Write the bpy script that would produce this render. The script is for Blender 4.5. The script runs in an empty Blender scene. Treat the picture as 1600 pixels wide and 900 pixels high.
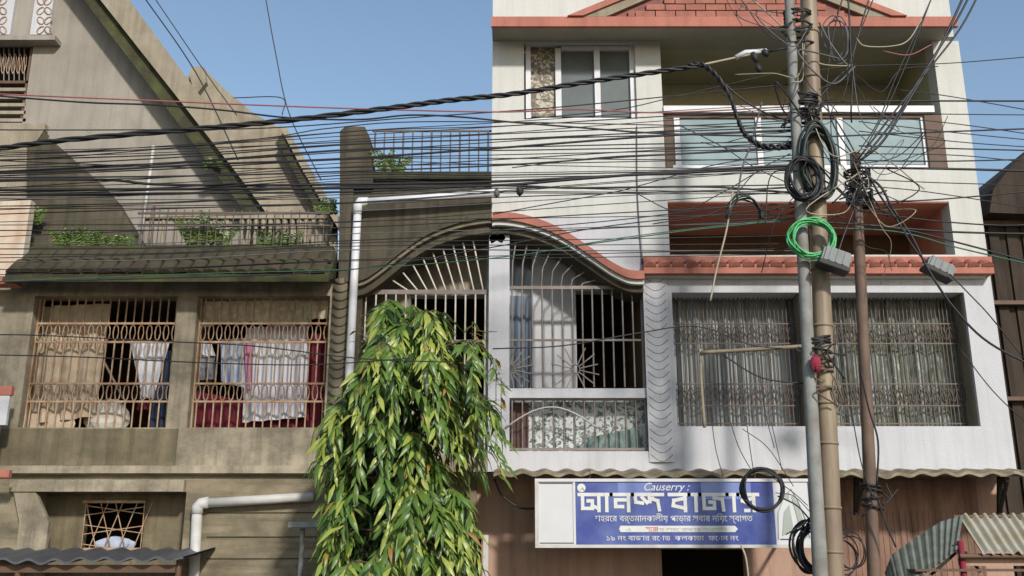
import bpy, bmesh, math, random
from mathutils import Vector, Matrix, Quaternion
random.seed(7)
S = bpy.context.scene
COL = S.collection

# ------------------------------------------------------------------ camera, sky, sun
D, EYE, PITCH, FPX = 10.6, 2.5, math.radians(15.6), 1540.0
cam = bpy.data.cameras.new('camera')
cam.sensor_width = 36.0
cam.lens = 36.0 * FPX / 1600.0
cam.clip_end = 3000
camo = bpy.data.objects.new('camera', cam)
COL.objects.link(camo)
camo.location = (0, -D, EYE)
camo.rotation_euler = (math.pi / 2 + PITCH, 0, 0)
S.camera = camo

SUNV = Vector((0.34, -0.82, 0.50)).normalized()
W = bpy.data.worlds.new('World')
S.world = W
W.use_nodes = True
nt = W.node_tree
sky = nt.nodes.new('ShaderNodeTexSky')
sky.sky_type = 'NISHITA'
sky.sun_disc = False
sky.sun_elevation = math.asin(SUNV.z)
sky.sun_rotation = math.atan2(SUNV.x, SUNV.y)
sky.air_density = 1.25
sky.dust_density = 0.6
sky.ozone_density = 1.0
nt.links.new(sky.outputs[0], nt.nodes['Background'].inputs[0])
nt.nodes['Background'].inputs[1].default_value = 0.135
sun = bpy.data.lights.new('sun', 'SUN')
sun.energy = 3.4
sun.angle = math.radians(4.0)
sun.color = (1.0, 0.95, 0.87)
suno = bpy.data.objects.new('sun', sun)
COL.objects.link(suno)
suno.rotation_euler = SUNV.to_track_quat('Z', 'Y').to_euler()
suno.location = (6, -14, 16)
S.view_settings.view_transform = 'Standard'
S.view_settings.look = 'None'
S.view_settings.exposure = 0.22
S.view_settings.gamma = 1.0

# ------------------------------------------------------------------ measuring helpers
CP, SP = math.cos(PITCH), math.sin(PITCH)
def fz(py, Y=0.0):
    v = 450.0 - py
    return EYE + (D + Y) * (FPX * SP + v * CP) / (FPX * CP - v * SP)
def fx(px, py, Y=0.0):
    v = 450.0 - py
    return (D + Y) * (px - 800.0) / (FPX * CP - v * SP)
def at(px, py, Y=0.0):
    return Vector((fx(px, py, Y), Y, fz(py, Y)))

# ------------------------------------------------------------------ materials
M = {}
def new_mat(name):
    m = bpy.data.materials.new(name)
    m.use_nodes = True
    M[name] = m
    n = m.node_tree
    return m, n, n.nodes['Principled BSDF']
def rgb(c):
    return (c[0], c[1], c[2], 1.0)
def tex(n, scale, detail=5, stretch=(1, 1, 1), rough=0.55, dist=0.0):
    g = n.nodes.new('ShaderNodeNewGeometry')
    mp = n.nodes.new('ShaderNodeMapping')
    mp.inputs['Scale'].default_value = stretch
    n.links.new(g.outputs['Position'], mp.inputs['Vector'])
    t = n.nodes.new('ShaderNodeTexNoise')
    t.inputs['Scale'].default_value = scale
    t.inputs['Detail'].default_value = detail
    t.inputs['Roughness'].default_value = rough
    t.inputs['Distortion'].default_value = dist
    n.links.new(mp.outputs[0], t.inputs['Vector'])
    return t.outputs['Fac']
def ramp(n, src, a, b):
    r = n.nodes.new('ShaderNodeMapRange')
    r.inputs['From Min'].default_value = a
    r.inputs['From Max'].default_value = b
    n.links.new(src, r.inputs['Value'])
    return r.outputs[0]
def scale_fac(n, src, k):
    r = n.nodes.new('ShaderNodeMath')
    r.operation = 'MULTIPLY'
    r.inputs[1].default_value = k
    n.links.new(src, r.inputs[0])
    return r.outputs[0]
def mix(n, fac, a, b):
    x = n.nodes.new('ShaderNodeMix')
    x.data_type = 'RGBA'
    n.links.new(fac, x.inputs[0])
    for i, c in ((6, a), (7, b)):
        if isinstance(c, tuple):
            x.inputs[i].default_value = rgb(c)
        else:
            n.links.new(c, x.inputs[i])
    return x.outputs[2]
def bump(n, b, src, strength, dist=0.02):
    k = n.nodes.new('ShaderNodeBump')
    k.inputs['Strength'].default_value = strength
    k.inputs['Distance'].default_value = dist
    n.links.new(src, k.inputs['Height'])
    n.links.new(k.outputs[0], b.inputs['Normal'])
def wall_mat(name, base, stain, patch=2.0, streak=0.5, patchy=0.5, grain=0.25, rough=0.9, moss=None, mossk=0.0, horiz=False):
    m, n, b = new_mat(name)
    c = mix(n, scale_fac(n, ramp(n, tex(n, patch, 8, dist=0.4), 0.36, 0.68), patchy), base, stain)
    st = (0.7, 1, 9) if horiz else (9, 9, 0.55)
    c = mix(n, scale_fac(n, ramp(n, tex(n, 1.0, 6, st, 0.65), 0.46, 0.74), streak), c, tuple(0.55 * v for v in stain))
    if moss:
        c = mix(n, scale_fac(n, ramp(n, tex(n, 3.3, 9, (1, 1, 1.3), 0.7), 0.44, 0.64), mossk), c, moss)
    fine = tex(n, 55, 4)
    c = mix(n, scale_fac(n, ramp(n, fine, 0.3, 0.75), grain), c, tuple(0.6 * v for v in base))
    n.links.new(c, b.inputs['Base Color'])
    b.inputs['Roughness'].default_value = rough
    b.inputs['Specular IOR Level'].default_value = 0.25
    bump(n, b, fine, 0.35, 0.012)
    return m
def plain(name, base, rough=0.7, metal=0.0, var=0.35, scale=14, second=None, bumpk=0.15, spec=0.35):
    m, n, b = new_mat(name)
    f = tex(n, scale, 6)
    c = mix(n, scale_fac(n, ramp(n, f, 0.35, 0.7), var), base, second or tuple(0.5 * v for v in base))
    n.links.new(c, b.inputs['Base Color'])
    b.inputs['Roughness'].default_value = rough
    b.inputs['Metallic'].default_value = metal
    b.inputs['Specular IOR Level'].default_value = spec
    bump(n, b, f, bumpk, 0.01)
    return m

wall_mat('brown_plaster', (0.42, 0.36, 0.265), (0.15, 0.125, 0.09), 1.9, 0.7, 0.75, 0.4, moss=(0.05, 0.045, 0.03), mossk=0.55)
wall_mat('dark_plaster', (0.24, 0.195, 0.125), (0.085, 0.07, 0.045), 2.0, 0.85, 0.75, 0.4, moss=(0.05, 0.055, 0.025), mossk=0.45)
wall_mat('board_concrete', (0.30, 0.25, 0.17), (0.09, 0.075, 0.05), 2.1, 0.8, 0.75, 0.35, moss=(0.05, 0.045, 0.03), mossk=0.4, horiz=True)
wall_mat('beige_plaster', (0.33, 0.30, 0.26), (0.21, 0.185, 0.15), 1.3, 0.45, 0.6, 0.2)
wall_mat('slab_concrete', (0.34, 0.295, 0.225), (0.16, 0.125, 0.08), 2.6, 0.5, 0.6, 0.3)
wall_mat('mossy_dark', (0.06, 0.053, 0.032), (0.022, 0.02, 0.014), 3.0, 0.5, 0.7, 0.3, moss=(0.10, 0.125, 0.035), mossk=0.5)
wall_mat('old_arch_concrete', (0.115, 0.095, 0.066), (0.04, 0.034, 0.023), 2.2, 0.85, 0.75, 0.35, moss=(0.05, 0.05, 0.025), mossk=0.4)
wall_mat('arch_trim_old', (0.21, 0.18, 0.13), (0.09, 0.07, 0.048), 4, 0.4, 0.5, 0.2)
wall_mat('white_paint', (0.50, 0.50, 0.53), (0.37, 0.37, 0.365), 1.4, 0.26, 0.35, 0.08, rough=0.75)
wall_mat('cream_paint', (0.54, 0.535, 0.505), (0.42, 0.41, 0.37), 1.3, 0.26, 0.35, 0.07, rough=0.75)
wall_mat('coral_paint', (0.41, 0.155, 0.112), (0.24, 0.09, 0.066), 3.0, 0.3, 0.45, 0.12, rough=0.7)
wall_mat('coral_tile', (0.36, 0.14, 0.10), (0.16, 0.06, 0.045), 5.0, 0.25, 0.55, 0.2, rough=0.75)
wall_mat('old_tile', (0.075, 0.056, 0.038), (0.024, 0.02, 0.014), 5.0, 0.3, 0.6, 0.3, moss=(0.06, 0.075, 0.025), mossk=0.5)
wall_mat('red_soffit', (0.62, 0.25, 0.17), (0.45, 0.17, 0.11), 1.6, 0.2, 0.5, 0.1)
wall_mat('olive_plaster', (0.42, 0.40, 0.27), (0.33, 0.30, 0.19), 1.3, 0.2, 0.4, 0.08)
wall_mat('shop_wall', (0.44, 0.29, 0.22), (0.26, 0.155, 0.115), 1.6, 0.5, 0.5, 0.15)
wall_mat('rust_shutter', (0.29, 0.17, 0.125), (0.13, 0.075, 0.05), 3.5, 0.85, 0.6, 0.2)
wall_mat('dark_wall', (0.06, 0.044, 0.033), (0.022, 0.017, 0.013), 2.0, 0.8, 0.7, 0.25)
wall_mat('room_brown', (0.14, 0.085, 0.05), (0.07, 0.04, 0.025), 1.5, 0.3, 0.5, 0.1)
wall_mat('room_dark', (0.035, 0.027, 0.022), (0.02, 0.015, 0.012), 1.5, 0.3, 0.5, 0.1)
wall_mat('neighbour_paint', (0.55, 0.50, 0.42), (0.50, 0.27, 0.14), 3.2, 0.45, 0.7, 0.12)
wall_mat('asphalt', (0.10, 0.095, 0.085), (0.06, 0.057, 0.052), 0.6, 0.0, 0.5, 0.3)
wall_mat('pavement_concrete', (0.24, 0.225, 0.20), (0.15, 0.14, 0.12), 0.8, 0.0, 0.6, 0.25)
wall_mat('earth', (0.16, 0.125, 0.085), (0.09, 0.075, 0.05), 0.3, 0.0, 0.6, 0.3)
plain('rust_bar', (0.32, 0.17, 0.095), 0.75, 0.1, 0.9, 9, (0.48, 0.39, 0.28))
plain('grey_bar', (0.22, 0.20, 0.185), 0.6, 0.3, 0.6, 9, (0.14, 0.09, 0.065))
plain('dark_bar', (0.10, 0.085, 0.075), 0.6, 0.3, 0.6, 9, (0.17, 0.10, 0.07))
plain('cream_bar', (0.58, 0.54, 0.47), 0.65, 0.1, 0.5, 9, (0.25, 0.18, 0.12))
plain('iron_black', (0.03, 0.03, 0.03), 0.6, 0.3, 0.4)
plain('cable_black', (0.018, 0.018, 0.021), 0.5, 0.0, 0.3, 30)
plain('cable_grey', (0.10, 0.10, 0.11), 0.55, 0.0, 0.4, 30)
plain('cable_red', (0.30, 0.10, 0.10), 0.55, 0.0, 0.4, 8)
plain('cable_green', (0.03, 0.11, 0.065), 0.5, 0.0, 0.4, 8)
plain('cable_tan', (0.36, 0.31, 0.22), 0.6, 0.0, 0.4, 8)
plain('coil_green', (0.05, 0.33, 0.10), 0.5, 0.0, 0.8, 16, (0.16, 0.50, 0.24))
plain('coil_black', (0.022, 0.028, 0.025), 0.45, 0.0, 0.4, 20, (0.05, 0.07, 0.06))
plain('plastic_grey', (0.21, 0.225, 0.225), 0.65, 0.0, 0.7, 14, (0.16, 0.17, 0.17))
plain('pvc_pipe', (0.52, 0.51, 0.49), 0.5, 0.0, 0.55, 6, (0.30, 0.27, 0.23))
plain('white_pipe', (0.60, 0.60, 0.62), 0.5, 0.0, 0.6, 6, (0.48, 0.47, 0.45))
plain('steel_pole', (0.25, 0.255, 0.245), 0.75, 0.0, 0.85, 7, (0.15, 0.135, 0.11))
plain('rust_pole', (0.17, 0.115, 0.085), 0.75, 0.2, 0.7, 6, (0.09, 0.06, 0.05))
plain('white_frame', (0.58, 0.58, 0.60), 0.45, 0.0, 0.25, 6)
plain('brown_wood', (0.12, 0.07, 0.045), 0.65, 0.0, 0.5, 10)
plain('tin_dark', (0.12, 0.125, 0.14), 0.5, 0.5, 0.5, 4)
plain('tin_tan', (0.30, 0.25, 0.17), 0.8, 0.1, 0.9, 9, (0.10, 0.08, 0.05))
plain('tin_cream', (0.42, 0.40, 0.33), 0.7, 0.1, 0.75, 5, (0.30, 0.25, 0.15))
plain('tarp_green', (0.16, 0.175, 0.15), 0.75, 0.0, 0.8, 9, (0.08, 0.085, 0.065))
plain('sign_blue', (0.04, 0.06, 0.25), 0.35, 0.0, 0.9, 4.0, (0.10, 0.14, 0.33), 0.03)
plain('sign_blue_faded', (0.17, 0.22, 0.45), 0.35, 0.0, 0.5, 3.0, (0.08, 0.11, 0.38), 0.03)
plain('sign_white', (0.55, 0.55, 0.57), 0.35, 0.0, 0.15, 4, None, 0.03)
plain('sign_letter', (0.62, 0.62, 0.60), 0.4, 0.0, 0.25, 12, None, 0.0)
plain('sign_grey', (0.33, 0.37, 0.33), 0.4, 0.0, 0.3, 5, None, 0.0)
plain('sign_red', (0.55, 0.12, 0.10), 0.4, 0.0, 0.3, 5, None, 0.0)
plain('sign_dark', (0.06, 0.06, 0.07), 0.4, 0.0, 0.3, 5, None, 0.0)
plain('cloth_white', (0.62, 0.62, 0.67), 0.9, 0.0, 0.25, 7, (0.50, 0.50, 0.60))
plain('cloth_blue', (0.32, 0.38, 0.50), 0.9, 0.0, 0.6, 9, (0.55, 0.58, 0.68))
plain('cloth_navy', (0.03, 0.045, 0.09), 0.9, 0.0, 0.5, 9)
plain('cloth_maroon', (0.19, 0.025, 0.045), 0.9, 0.0, 0.5, 7)
plain('cloth_pink', (0.55, 0.22, 0.36), 0.9, 0.0, 0.4, 9)
plain('cloth_print', (0.10, 0.11, 0.14), 0.9, 0.0, 0.8, 16, (0.40, 0.43, 0.50))
plain('jute', (0.50, 0.41, 0.31), 0.95, 0.0, 0.6, 7, (0.25, 0.18, 0.11), 0.4)
plain('mat_straw', (0.55, 0.49, 0.37), 0.95, 0.0, 0.7, 18, (0.24, 0.19, 0.12), 0.4)
plain('bag_white', (0.66, 0.62, 0.56), 0.85, 0.0, 0.6, 12, (0.34, 0.26, 0.18))
plain('cloth_teal', (0.10, 0.17, 0.16), 0.9, 0.0, 0.8, 12, (0.30, 0.36, 0.35))
plain('cloth_dull', (0.13, 0.075, 0.07), 0.9, 0.0, 0.6, 9)
plain('curtain_slate', (0.17, 0.21, 0.27), 0.9, 0.0, 0.4, 5)
plain('shutter_green', (0.06, 0.22, 0.15), 0.55, 0.0, 0.4, 6)
plain('soffit_grey', (0.36, 0.34, 0.27), 0.85, 0.0, 0.3, 3)
plain('bark', (0.10, 0.075, 0.05), 0.9, 0.0, 0.6, 12, None, 0.6)
plain('wood_stick', (0.27, 0.22, 0.15), 0.8, 0.0, 0.5, 10)
plain('cloth_crimson', (0.23, 0.025, 0.05), 0.9, 0.0, 0.4, 10)

def bamboo():
    m, n, b = new_mat('bamboo')
    c = mix(n, ramp(n, tex(n, 1.6, 6, (2, 2, 0.8)), 0.35, 0.68), (0.27, 0.215, 0.14), (0.175, 0.125, 0.09))
    c = mix(n, scale_fac(n, ramp(n, tex(n, 4, 6, (8, 8, 0.6)), 0.5, 0.75), 0.6), c, (0.15, 0.09, 0.05))
    n.links.new(c, b.inputs['Base Color'])
    b.inputs['Roughness'].default_value = 0.55
bamboo()
def glass(name, tint, rough, alpha_mix):
    m, n, b = new_mat(name)
    f = tex(n, 2.5, 5)
    c = mix(n, ramp(n, f, 0.3, 0.7), tint, tuple(0.7 * v for v in tint))
    n.links.new(c, b.inputs['Base Color'])
    b.inputs['Roughness'].default_value = rough
    b.inputs['Specular IOR Level'].default_value = 0.6 if rough < .4 else .15
    b.inputs['Transmission Weight'].default_value = alpha_mix
glass('window_glass', (0.12, 0.135, 0.13), 0.12, 0.0)
glass('rail_glass', (0.29, 0.37, 0.39), 0.6, 0.0)
def two_tone(name, a, b2, c3, scale, lo, hi, stretch=(1, 1, 1)):
    m, n, b = new_mat(name)
    c = mix(n, ramp(n, tex(n, scale, 3, stretch, 0.5, 1.2), lo, hi), a, b2)
    c = mix(n, ramp(n, tex(n, scale * 2.3, 3, stretch, 0.5, 0.8), 0.56, 0.6), c, c3)
    n.links.new(c, b.inputs['Base Color'])
    b.inputs['Roughness'].default_value = 0.7
two_tone('floral_pane', (0.12, 0.10, 0.075), (0.42, 0.39, 0.32), (0.24, 0.20, 0.15), 14, 0.5, 0.54)
two_tone('floral_screen', (0.62, 0.63, 0.62), (0.12, 0.16, 0.14), (0.50, 0.52, 0.52), 16, 0.5, 0.54)
two_tone('grey_curtain', (0.42, 0.465, 0.48), (0.31, 0.355, 0.365), (0.36, 0.39, 0.39), 2.2, 0.4, 0.6, (6, 1, 0.6))
two_tone('tree_reflection', (0.24, 0.28, 0.26), (0.12, 0.145, 0.10), (0.33, 0.37, 0.38), 2.6, 0.4, 0.58, (3, 1, 1.2))  # olive mottling paints trees reflected in window glass onto the cloth
two_tone('gable_ground', (0.20, 0.06, 0.045), (0.13, 0.04, 0.03), (0.17, 0.05, 0.04), 6, 0.4, 0.6)

def leaf_mat(name, a, b2):
    m, n, b = new_mat(name)
    oi = n.nodes.new('ShaderNodeObjectInfo')
    c = mix(n, ramp(n, tex(n, 7, 3), 0.3, 0.7), a, b2)
    n.links.new(c, b.inputs['Base Color'])
    b.inputs['Roughness'].default_value = 0.38
    b.inputs['Specular IOR Level'].default_value = 0.55
    tr = n.nodes.new('ShaderNodeBsdfTranslucent')
    n.links.new(c, tr.inputs['Color'])
    ms = n.nodes.new('ShaderNodeMixShader')
    ms.inputs[0].default_value = 0.3
    out = n.nodes['Material Output']
    n.links.new(b.outputs[0], ms.inputs[1])
    n.links.new(tr.outputs[0], ms.inputs[2])
    n.links.new(ms.outputs[0], out.inputs['Surface'])
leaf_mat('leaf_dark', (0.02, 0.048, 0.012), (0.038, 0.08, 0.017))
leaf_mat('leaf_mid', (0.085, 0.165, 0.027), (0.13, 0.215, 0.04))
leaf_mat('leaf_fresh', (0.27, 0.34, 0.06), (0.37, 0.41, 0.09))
leaf_mat('leaf_bronze', (0.30, 0.15, 0.05), (0.34, 0.25, 0.05))
leaf_mat('weed_leaf', (0.10, 0.17, 0.03), (0.17, 0.23, 0.05))

# ------------------------------------------------------------------ mesh helpers
class MB:
    def __init__(s):
        s.v, s.f, s.mi = [], [], []
    def face(s, pts, mi=0):
        k = len(s.v)
        s.v += [tuple(p) for p in pts]
        s.f.append(tuple(range(k, k + len(pts))))
        s.mi.append(mi)
    def box(s, x0, x1, y0, y1, z0, z1, mi=0):
        k = len(s.v)
        s.v += [(x0, y0, z0), (x1, y0, z0), (x1, y1, z0), (x0, y1, z0), (x0, y0, z1), (x1, y0, z1), (x1, y1, z1), (x0, y1, z1)]
        for q in ((0, 3, 2, 1), (4, 5, 6, 7), (0, 1, 5, 4), (1, 2, 6, 5), (2, 3, 7, 6), (3, 0, 4, 7)):
            s.f.append(tuple(k + i for i in q)); s.mi.append(mi)
        return s
    def pbox(s, px0, py0, px1, py1, Y0, Y1, mi=0):
        m = (py0 + py1) / 2
        return s.box(fx(px0, m, Y0), fx(px1, m, Y0), Y0, Y1, fz(py1, Y0), fz(py0, Y0), mi)
    def prism(s, pts, Y0, Y1, mi=0):          # pts: (x, z) outline, extruded front to back
        n = len(pts); k = len(s.v)
        area = sum(pts[i][0] * pts[(i + 1) % n][1] - pts[(i + 1) % n][0] * pts[i][1] for i in range(n))
        if area < 0: pts = pts[::-1]
        s.v += [(x, Y0, z) for x, z in pts] + [(x, Y1, z) for x, z in pts]
        s.f.append(tuple(k + i for i in range(n))); s.mi.append(mi)
        s.f.append(tuple(k + n + i for i in reversed(range(n)))); s.mi.append(mi)
        for i in range(n):
            j = (i + 1) % n
            s.f.append((k + i, k + n + i, k + n + j, k + j)); s.mi.append(mi)
        return s
    def pprism(s, pp, Y0, Y1, mi=0):
        return s.prism([(fx(x, y, Y0), fz(y, Y0)) for x, y in pp], Y0, Y1, mi)
    def tube(s, pts, r, n=6, closed=False, mi=0, rs=None):
        pts = [Vector(p) for p in pts]; L = len(pts); k = len(s.v)
        up = None
        for i, p in enumerate(pts):
            a = pts[(i - 1) % L] if (closed or i > 0) else p
            b = pts[(i + 1) % L] if (closed or i < L - 1) else p
            t = (b - a)
            t = t.normalized() if t.length > 1e-9 else Vector((0, 0, 1))
            if up is None:
                up = t.orthogonal().normalized()
            else:
                up = (up - t * up.dot(t))
                up = up.normalized() if up.length > 1e-6 else t.orthogonal().normalized()
            w = t.cross(up)
            rr = rs[i] if rs else r
            for j in range(n):
                a2 = 2 * math.pi * j / n
                s.v.append(tuple(p + (up * math.cos(a2) + w * math.sin(a2)) * rr))
        for i in range(L if closed else L - 1):
            i2 = (i + 1) % L
            for j in range(n):
                j2 = (j + 1) % n
                s.f.append((k + i * n + j, k + i * n + j2, k + i2 * n + j2, k + i2 * n + j)); s.mi.append(mi)
        if not closed:
            s.f.append(tuple(k + j for j in reversed(range(n)))); s.mi.append(mi)
            s.f.append(tuple(k + (L - 1) * n + j for j in range(n))); s.mi.append(mi)
        return s
    def grid(s, x0, x1, z0, z1, holes, Y0, Y1, mi=0):    # a wall with rectangular openings
        xs = sorted({x0, x1, *[h[0] for h in holes], *[h[1] for h in holes]})
        zs = sorted({z0, z1, *[h[2] for h in holes], *[h[3] for h in holes]})
        xs = [x for x in xs if x0 <= x <= x1]; zs = [z for z in zs if z0 <= z <= z1]
        nx, nz = len(xs) - 1, len(zs) - 1
        def solid(i, j):
            if i < 0 or j < 0 or i >= nx or j >= nz: return False
            cx, cz = (xs[i] + xs[i + 1]) / 2, (zs[j] + zs[j + 1]) / 2
            return not any(h[0] < cx < h[1] and h[2] < cz < h[3] for h in holes)
        for i in range(nx):
            for j in range(nz):
                if not solid(i, j): continue
                a, b, c, d = xs[i], xs[i + 1], zs[j], zs[j + 1]
                s.face([(a, Y0, c), (b, Y0, c), (b, Y0, d), (a, Y0, d)], mi)
                s.face([(a, Y1, c), (a, Y1, d), (b, Y1, d), (b, Y1, c)], mi)
                if not solid(i - 1, j): s.face([(a, Y0, c), (a, Y0, d), (a, Y1, d), (a, Y1, c)], mi)
                if not solid(i + 1, j): s.face([(b, Y0, c), (b, Y1, c), (b, Y1, d), (b, Y0, d)], mi)
                if not solid(i, j - 1): s.face([(a, Y0, c), (a, Y1, c), (b, Y1, c), (b, Y0, c)], mi)
                if not solid(i, j + 1): s.face([(a, Y0, d), (b, Y0, d), (b, Y1, d), (a, Y1, d)], mi)
        return s
    def corrugated(s, x0, x1, p0, p1, pitch, amp, thick=0.012, steps=8, wob=0.0, mi=0):
        # sheet running in x, from (y,z)=p0 to p1
        n = max(2, int((x1 - x0) / pitch * steps))
        top = []
        for i in range(n + 1):
            x = x0 + (x1 - x0) * i / n
            dz = amp * math.sin(2 * math.pi * (x - x0) / pitch)
            w = wob * math.sin(x * 3.1) + wob * 0.6 * math.sin(x * 7.7 + 1)
            top.append((x, dz, w))
        for i in range(n):
            (a, da, wa), (b, db, wb) = top[i], top[i + 1]
            A = [(a, p0[0], p0[1] + da), (b, p0[0], p0[1] + db), (b, p1[0], p1[1] + db + wb), (a, p1[0], p1[1] + da + wa)]
            s.face(A, mi)
            s.face([(q[0], q[1], q[2] - thick) for q in reversed(A)], mi)
            s.face([A[3], A[2], (A[2][0], A[2][1], A[2][2] - thick), (A[3][0], A[3][1], A[3][2] - thick)], mi)
            s.face([A[1], A[0], (A[0][0], A[0][1], A[0][2] - thick), (A[1][0], A[1][1], A[1][2] - thick)], mi)
        return s
    def mesh(s, name, mats, origin=Vector((0, 0, 0)), smooth=False, weld=False):
        me = bpy.data.meshes.new(name)
        me.from_pydata([(x - origin.x, y - origin.y, z - origin.z) for x, y, z in s.v], [], s.f)
        for m in (mats if isinstance(mats, (list, tuple)) else [mats]):
            me.materials.append(M[m])
        me.polygons.foreach_set('material_index', s.mi)
        if smooth:
            me.polygons.foreach_set('use_smooth', [True] * len(s.f))
        me.update()
        return me

WO = {}
def link(name, data, world, parent=None):
    o = bpy.data.objects.new(name, data)
    COL.objects.link(o)
    o.parent = parent
    o.location = world - (WO[parent.name] if parent else Vector((0, 0, 0)))
    WO[o.name] = world.copy()
    return o
def tag(o, label, cat=None, group=None, kind=None):
    if label: o['label'] = label
    if cat: o['category'] = cat
    if group: o['group'] = group
    if kind: o['kind'] = kind
    return o
def thing(name, label, cat, loc, group=None):
    return tag(link(name, None, Vector(loc)), label, cat, group)
def part(name, mb, mats, parent=None, smooth=False, label=None):
    xs = [v[0] for v in mb.v]; ys = [v[1] for v in mb.v]; zs = [v[2] for v in mb.v]
    o0 = Vector(((min(xs) + max(xs)) / 2, (min(ys) + max(ys)) / 2, min(zs)))
    o = link(name, mb.mesh(name, mats, o0, smooth), o0, parent)
    if label: o['label'] = label
    return o
ROD = {}
def rod_mesh(mat, n):
    if (mat, n) not in ROD:
        ROD[(mat, n)] = MB().tube([(0, 0, 0), (0, 0, 1)], 1.0, n).mesh('rod', mat, smooth=(n > 4))
    return ROD[(mat, n)]
def rod(name, a, b, r, mat, parent, n=6):
    a, b = Vector(a), Vector(b)
    d = b - a
    o = link(name, rod_mesh(mat, n), a, parent)
    o.rotation_mode = 'QUATERNION'
    o.rotation_quaternion = d.to_track_quat('Z', 'Y')
    o.scale = (r, r, d.length)
    return o
def shared(name, me, loc, parent, rot=None, scale=None):
    o = link(name, me, Vector(loc), parent)
    if rot: o.rotation_euler = rot
    if scale: o.scale = scale
    return o
def smooth_line(pts, per=8):
    pts = [Vector(p) for p in pts]
    out = []
    for i in range(len(pts) - 1):
        p0 = pts[i - 1] if i > 0 else pts[i] * 2 - pts[i + 1]
        p1, p2 = pts[i], pts[i + 1]
        p3 = pts[i + 2] if i + 2 < len(pts) else pts[i + 1] * 2 - pts[i]
        for k in range(per):
            t = k / per
            out.append(0.5 * ((2 * p1) + (p2 - p0) * t + (2 * p0 - 5 * p1 + 4 * p2 - p3) * t * t + (3 * p1 - p0 - 3 * p2 + p3) * t ** 3))
    out.append(pts[-1])
    return out
def cloth(name, label, cat, quad, Y, mat, folds=5, amp=0.03, group=None, parent=None, wavy=0.0, nx=40, nz=12, thick=0.008):
    # quad: pixel corners tl, tr, br, bl
    c = [at(x, y, Y) for x, y in quad]
    mb = MB()
    P = []
    ph = random.random() * 6
    for j in range(nz + 1):
        v = j / nz
        row = []
        for i in range(nx + 1):
            u = i / nx
            p = (c[0] * (1 - u) + c[1] * u) * (1 - v) + (c[3] * (1 - u) + c[2] * u) * v
            a = amp * (0.35 + 0.65 * v)
            p = p + Vector((0, a * math.sin(u * folds * 2 * math.pi + ph + 0.8 * math.sin(v * 3)) + a * 0.4 * math.sin(u * folds * 4.7 + ph * 2), 0))
            if j == nz: p.z += wavy * math.sin(u * 9 + ph)
            row.append(p)
        P.append(row)
    for j in range(nz):
        for i in range(nx):
            mb.face([P[j][i], P[j + 1][i], P[j + 1][i + 1], P[j][i + 1]])
    for side in (0, nz):
        for i in range(nx):
            q = [P[side][i], P[side][i + 1]]
            mb.face([q[0], q[1], q[1] + Vector((0, thick, 0)), q[0] + Vector((0, thick, 0))])
    for j in range(nz):
        for i in range(nx):
            mb.face([p + Vector((0, thick, 0)) for p in (P[j][i], P[j][i + 1], P[j + 1][i + 1], P[j + 1][i])])
    o = part(name, mb, mat, parent, True)
    if not parent: tag(o, label, cat, group)
    return o

# ------------------------------------------------------------------ the setting
g = MB(); g.face([(-400, -400, -0.004), (400, -400, -0.004), (400, 400, -0.004), (-400, 400, -0.004)])
tag(part('ground', g, 'earth'), None, kind='structure')
g = MB(); g.box(-200, 200, -13.5, -3.2, -0.05, 0.0)
tag(part('road', g, 'asphalt'), None, kind='structure')
g = MB(); g.box(-200, 200, -3.2, 0.0, -0.05, 0.13)
tag(part('pavement', g, 'pavement_concrete'), None, kind='structure')

# ================================================================== LEFT CONCRETE HOUSE
H1 = thing('concrete_house', 'weathered brown concrete house with grilled balcony windows and a sloping stair roof', 'house', (-4.0, 0, 0))
LX0, LX1 = -7.2, fx(516, 560)
z437, z462, z668, z742 = fz(437), fz(462), fz(668), fz(742)
w1 = (fx(42, 560), fx(269, 560)); w2 = (fx(301, 560), fx(511, 560))
nich = (fx(50, 815), fx(286, 815))
mb = MB().grid(LX0, LX1, z742, z437, [(w1[0], w1[1], z668, z462), (w2[0], w2[1], z668, z462)], 0.0, 0.24)
part('wall', mb, 'brown_plaster', H1)
mb = MB().grid(LX0, LX1, 0.13, z742, [(nich[0], nich[1], 1.2, fz(768))], 0.03, 0.27)
part('ground_floor_wall', mb, 'board_concrete', H1)
mb = MB().grid(nich[0] - .3, nich[1] + .3, 1.1, fz(768) + .25, [(fx(131, 820, .35), fx(225, 820, .35), fz(858, .35), fz(784, .35))], 0.35, 0.45)
part('niche_wall', mb, 'dark_plaster', H1)
mb = MB().box(nich[0], nich[1], 1.4, 1.5, 1.2, fz(768)).box(nich[0] - .3, nich[1] + .3, .46, 1.4, fz(768), fz(768) + .1).box(nich[0] - .3, nich[0] - .2, .46, 1.4, 1.2, fz(768) - .001).box(nich[1] + .2, nich[1] + .3, .46, 1.4, 1.2, fz(768) - .001)
part('niche_room', mb, 'room_dark', H1)
part('parapet_band', MB().box(LX0, fx(276, 700), -0.012, -0.002, fz(727), fz(670)), 'dark_plaster', H1)  # thin darker sheet over the left part of the parapet
part('ledge', MB().box(LX0, LX1, -0.055, -0.001, fz(740), fz(728)), 'brown_plaster', H1)
part('beam', MB().pbox(15, 750, 287, 768, -0.05, 0.029), 'brown_plaster', H1)
mb = MB(); mb.pprism([(18, 752), (48, 752), (76, 815), (66, 900), (22, 900), (30, 815)], -0.03, 0.029)
part('buttress', mb, 'brown_plaster', H1)
for yy in (800, 838, 872):
    part('board_joint', MB().box(fx(322, yy), LX1, 0.02, 0.031, fz(yy + 1.5), fz(yy)), 'mossy_dark', H1)
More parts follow.
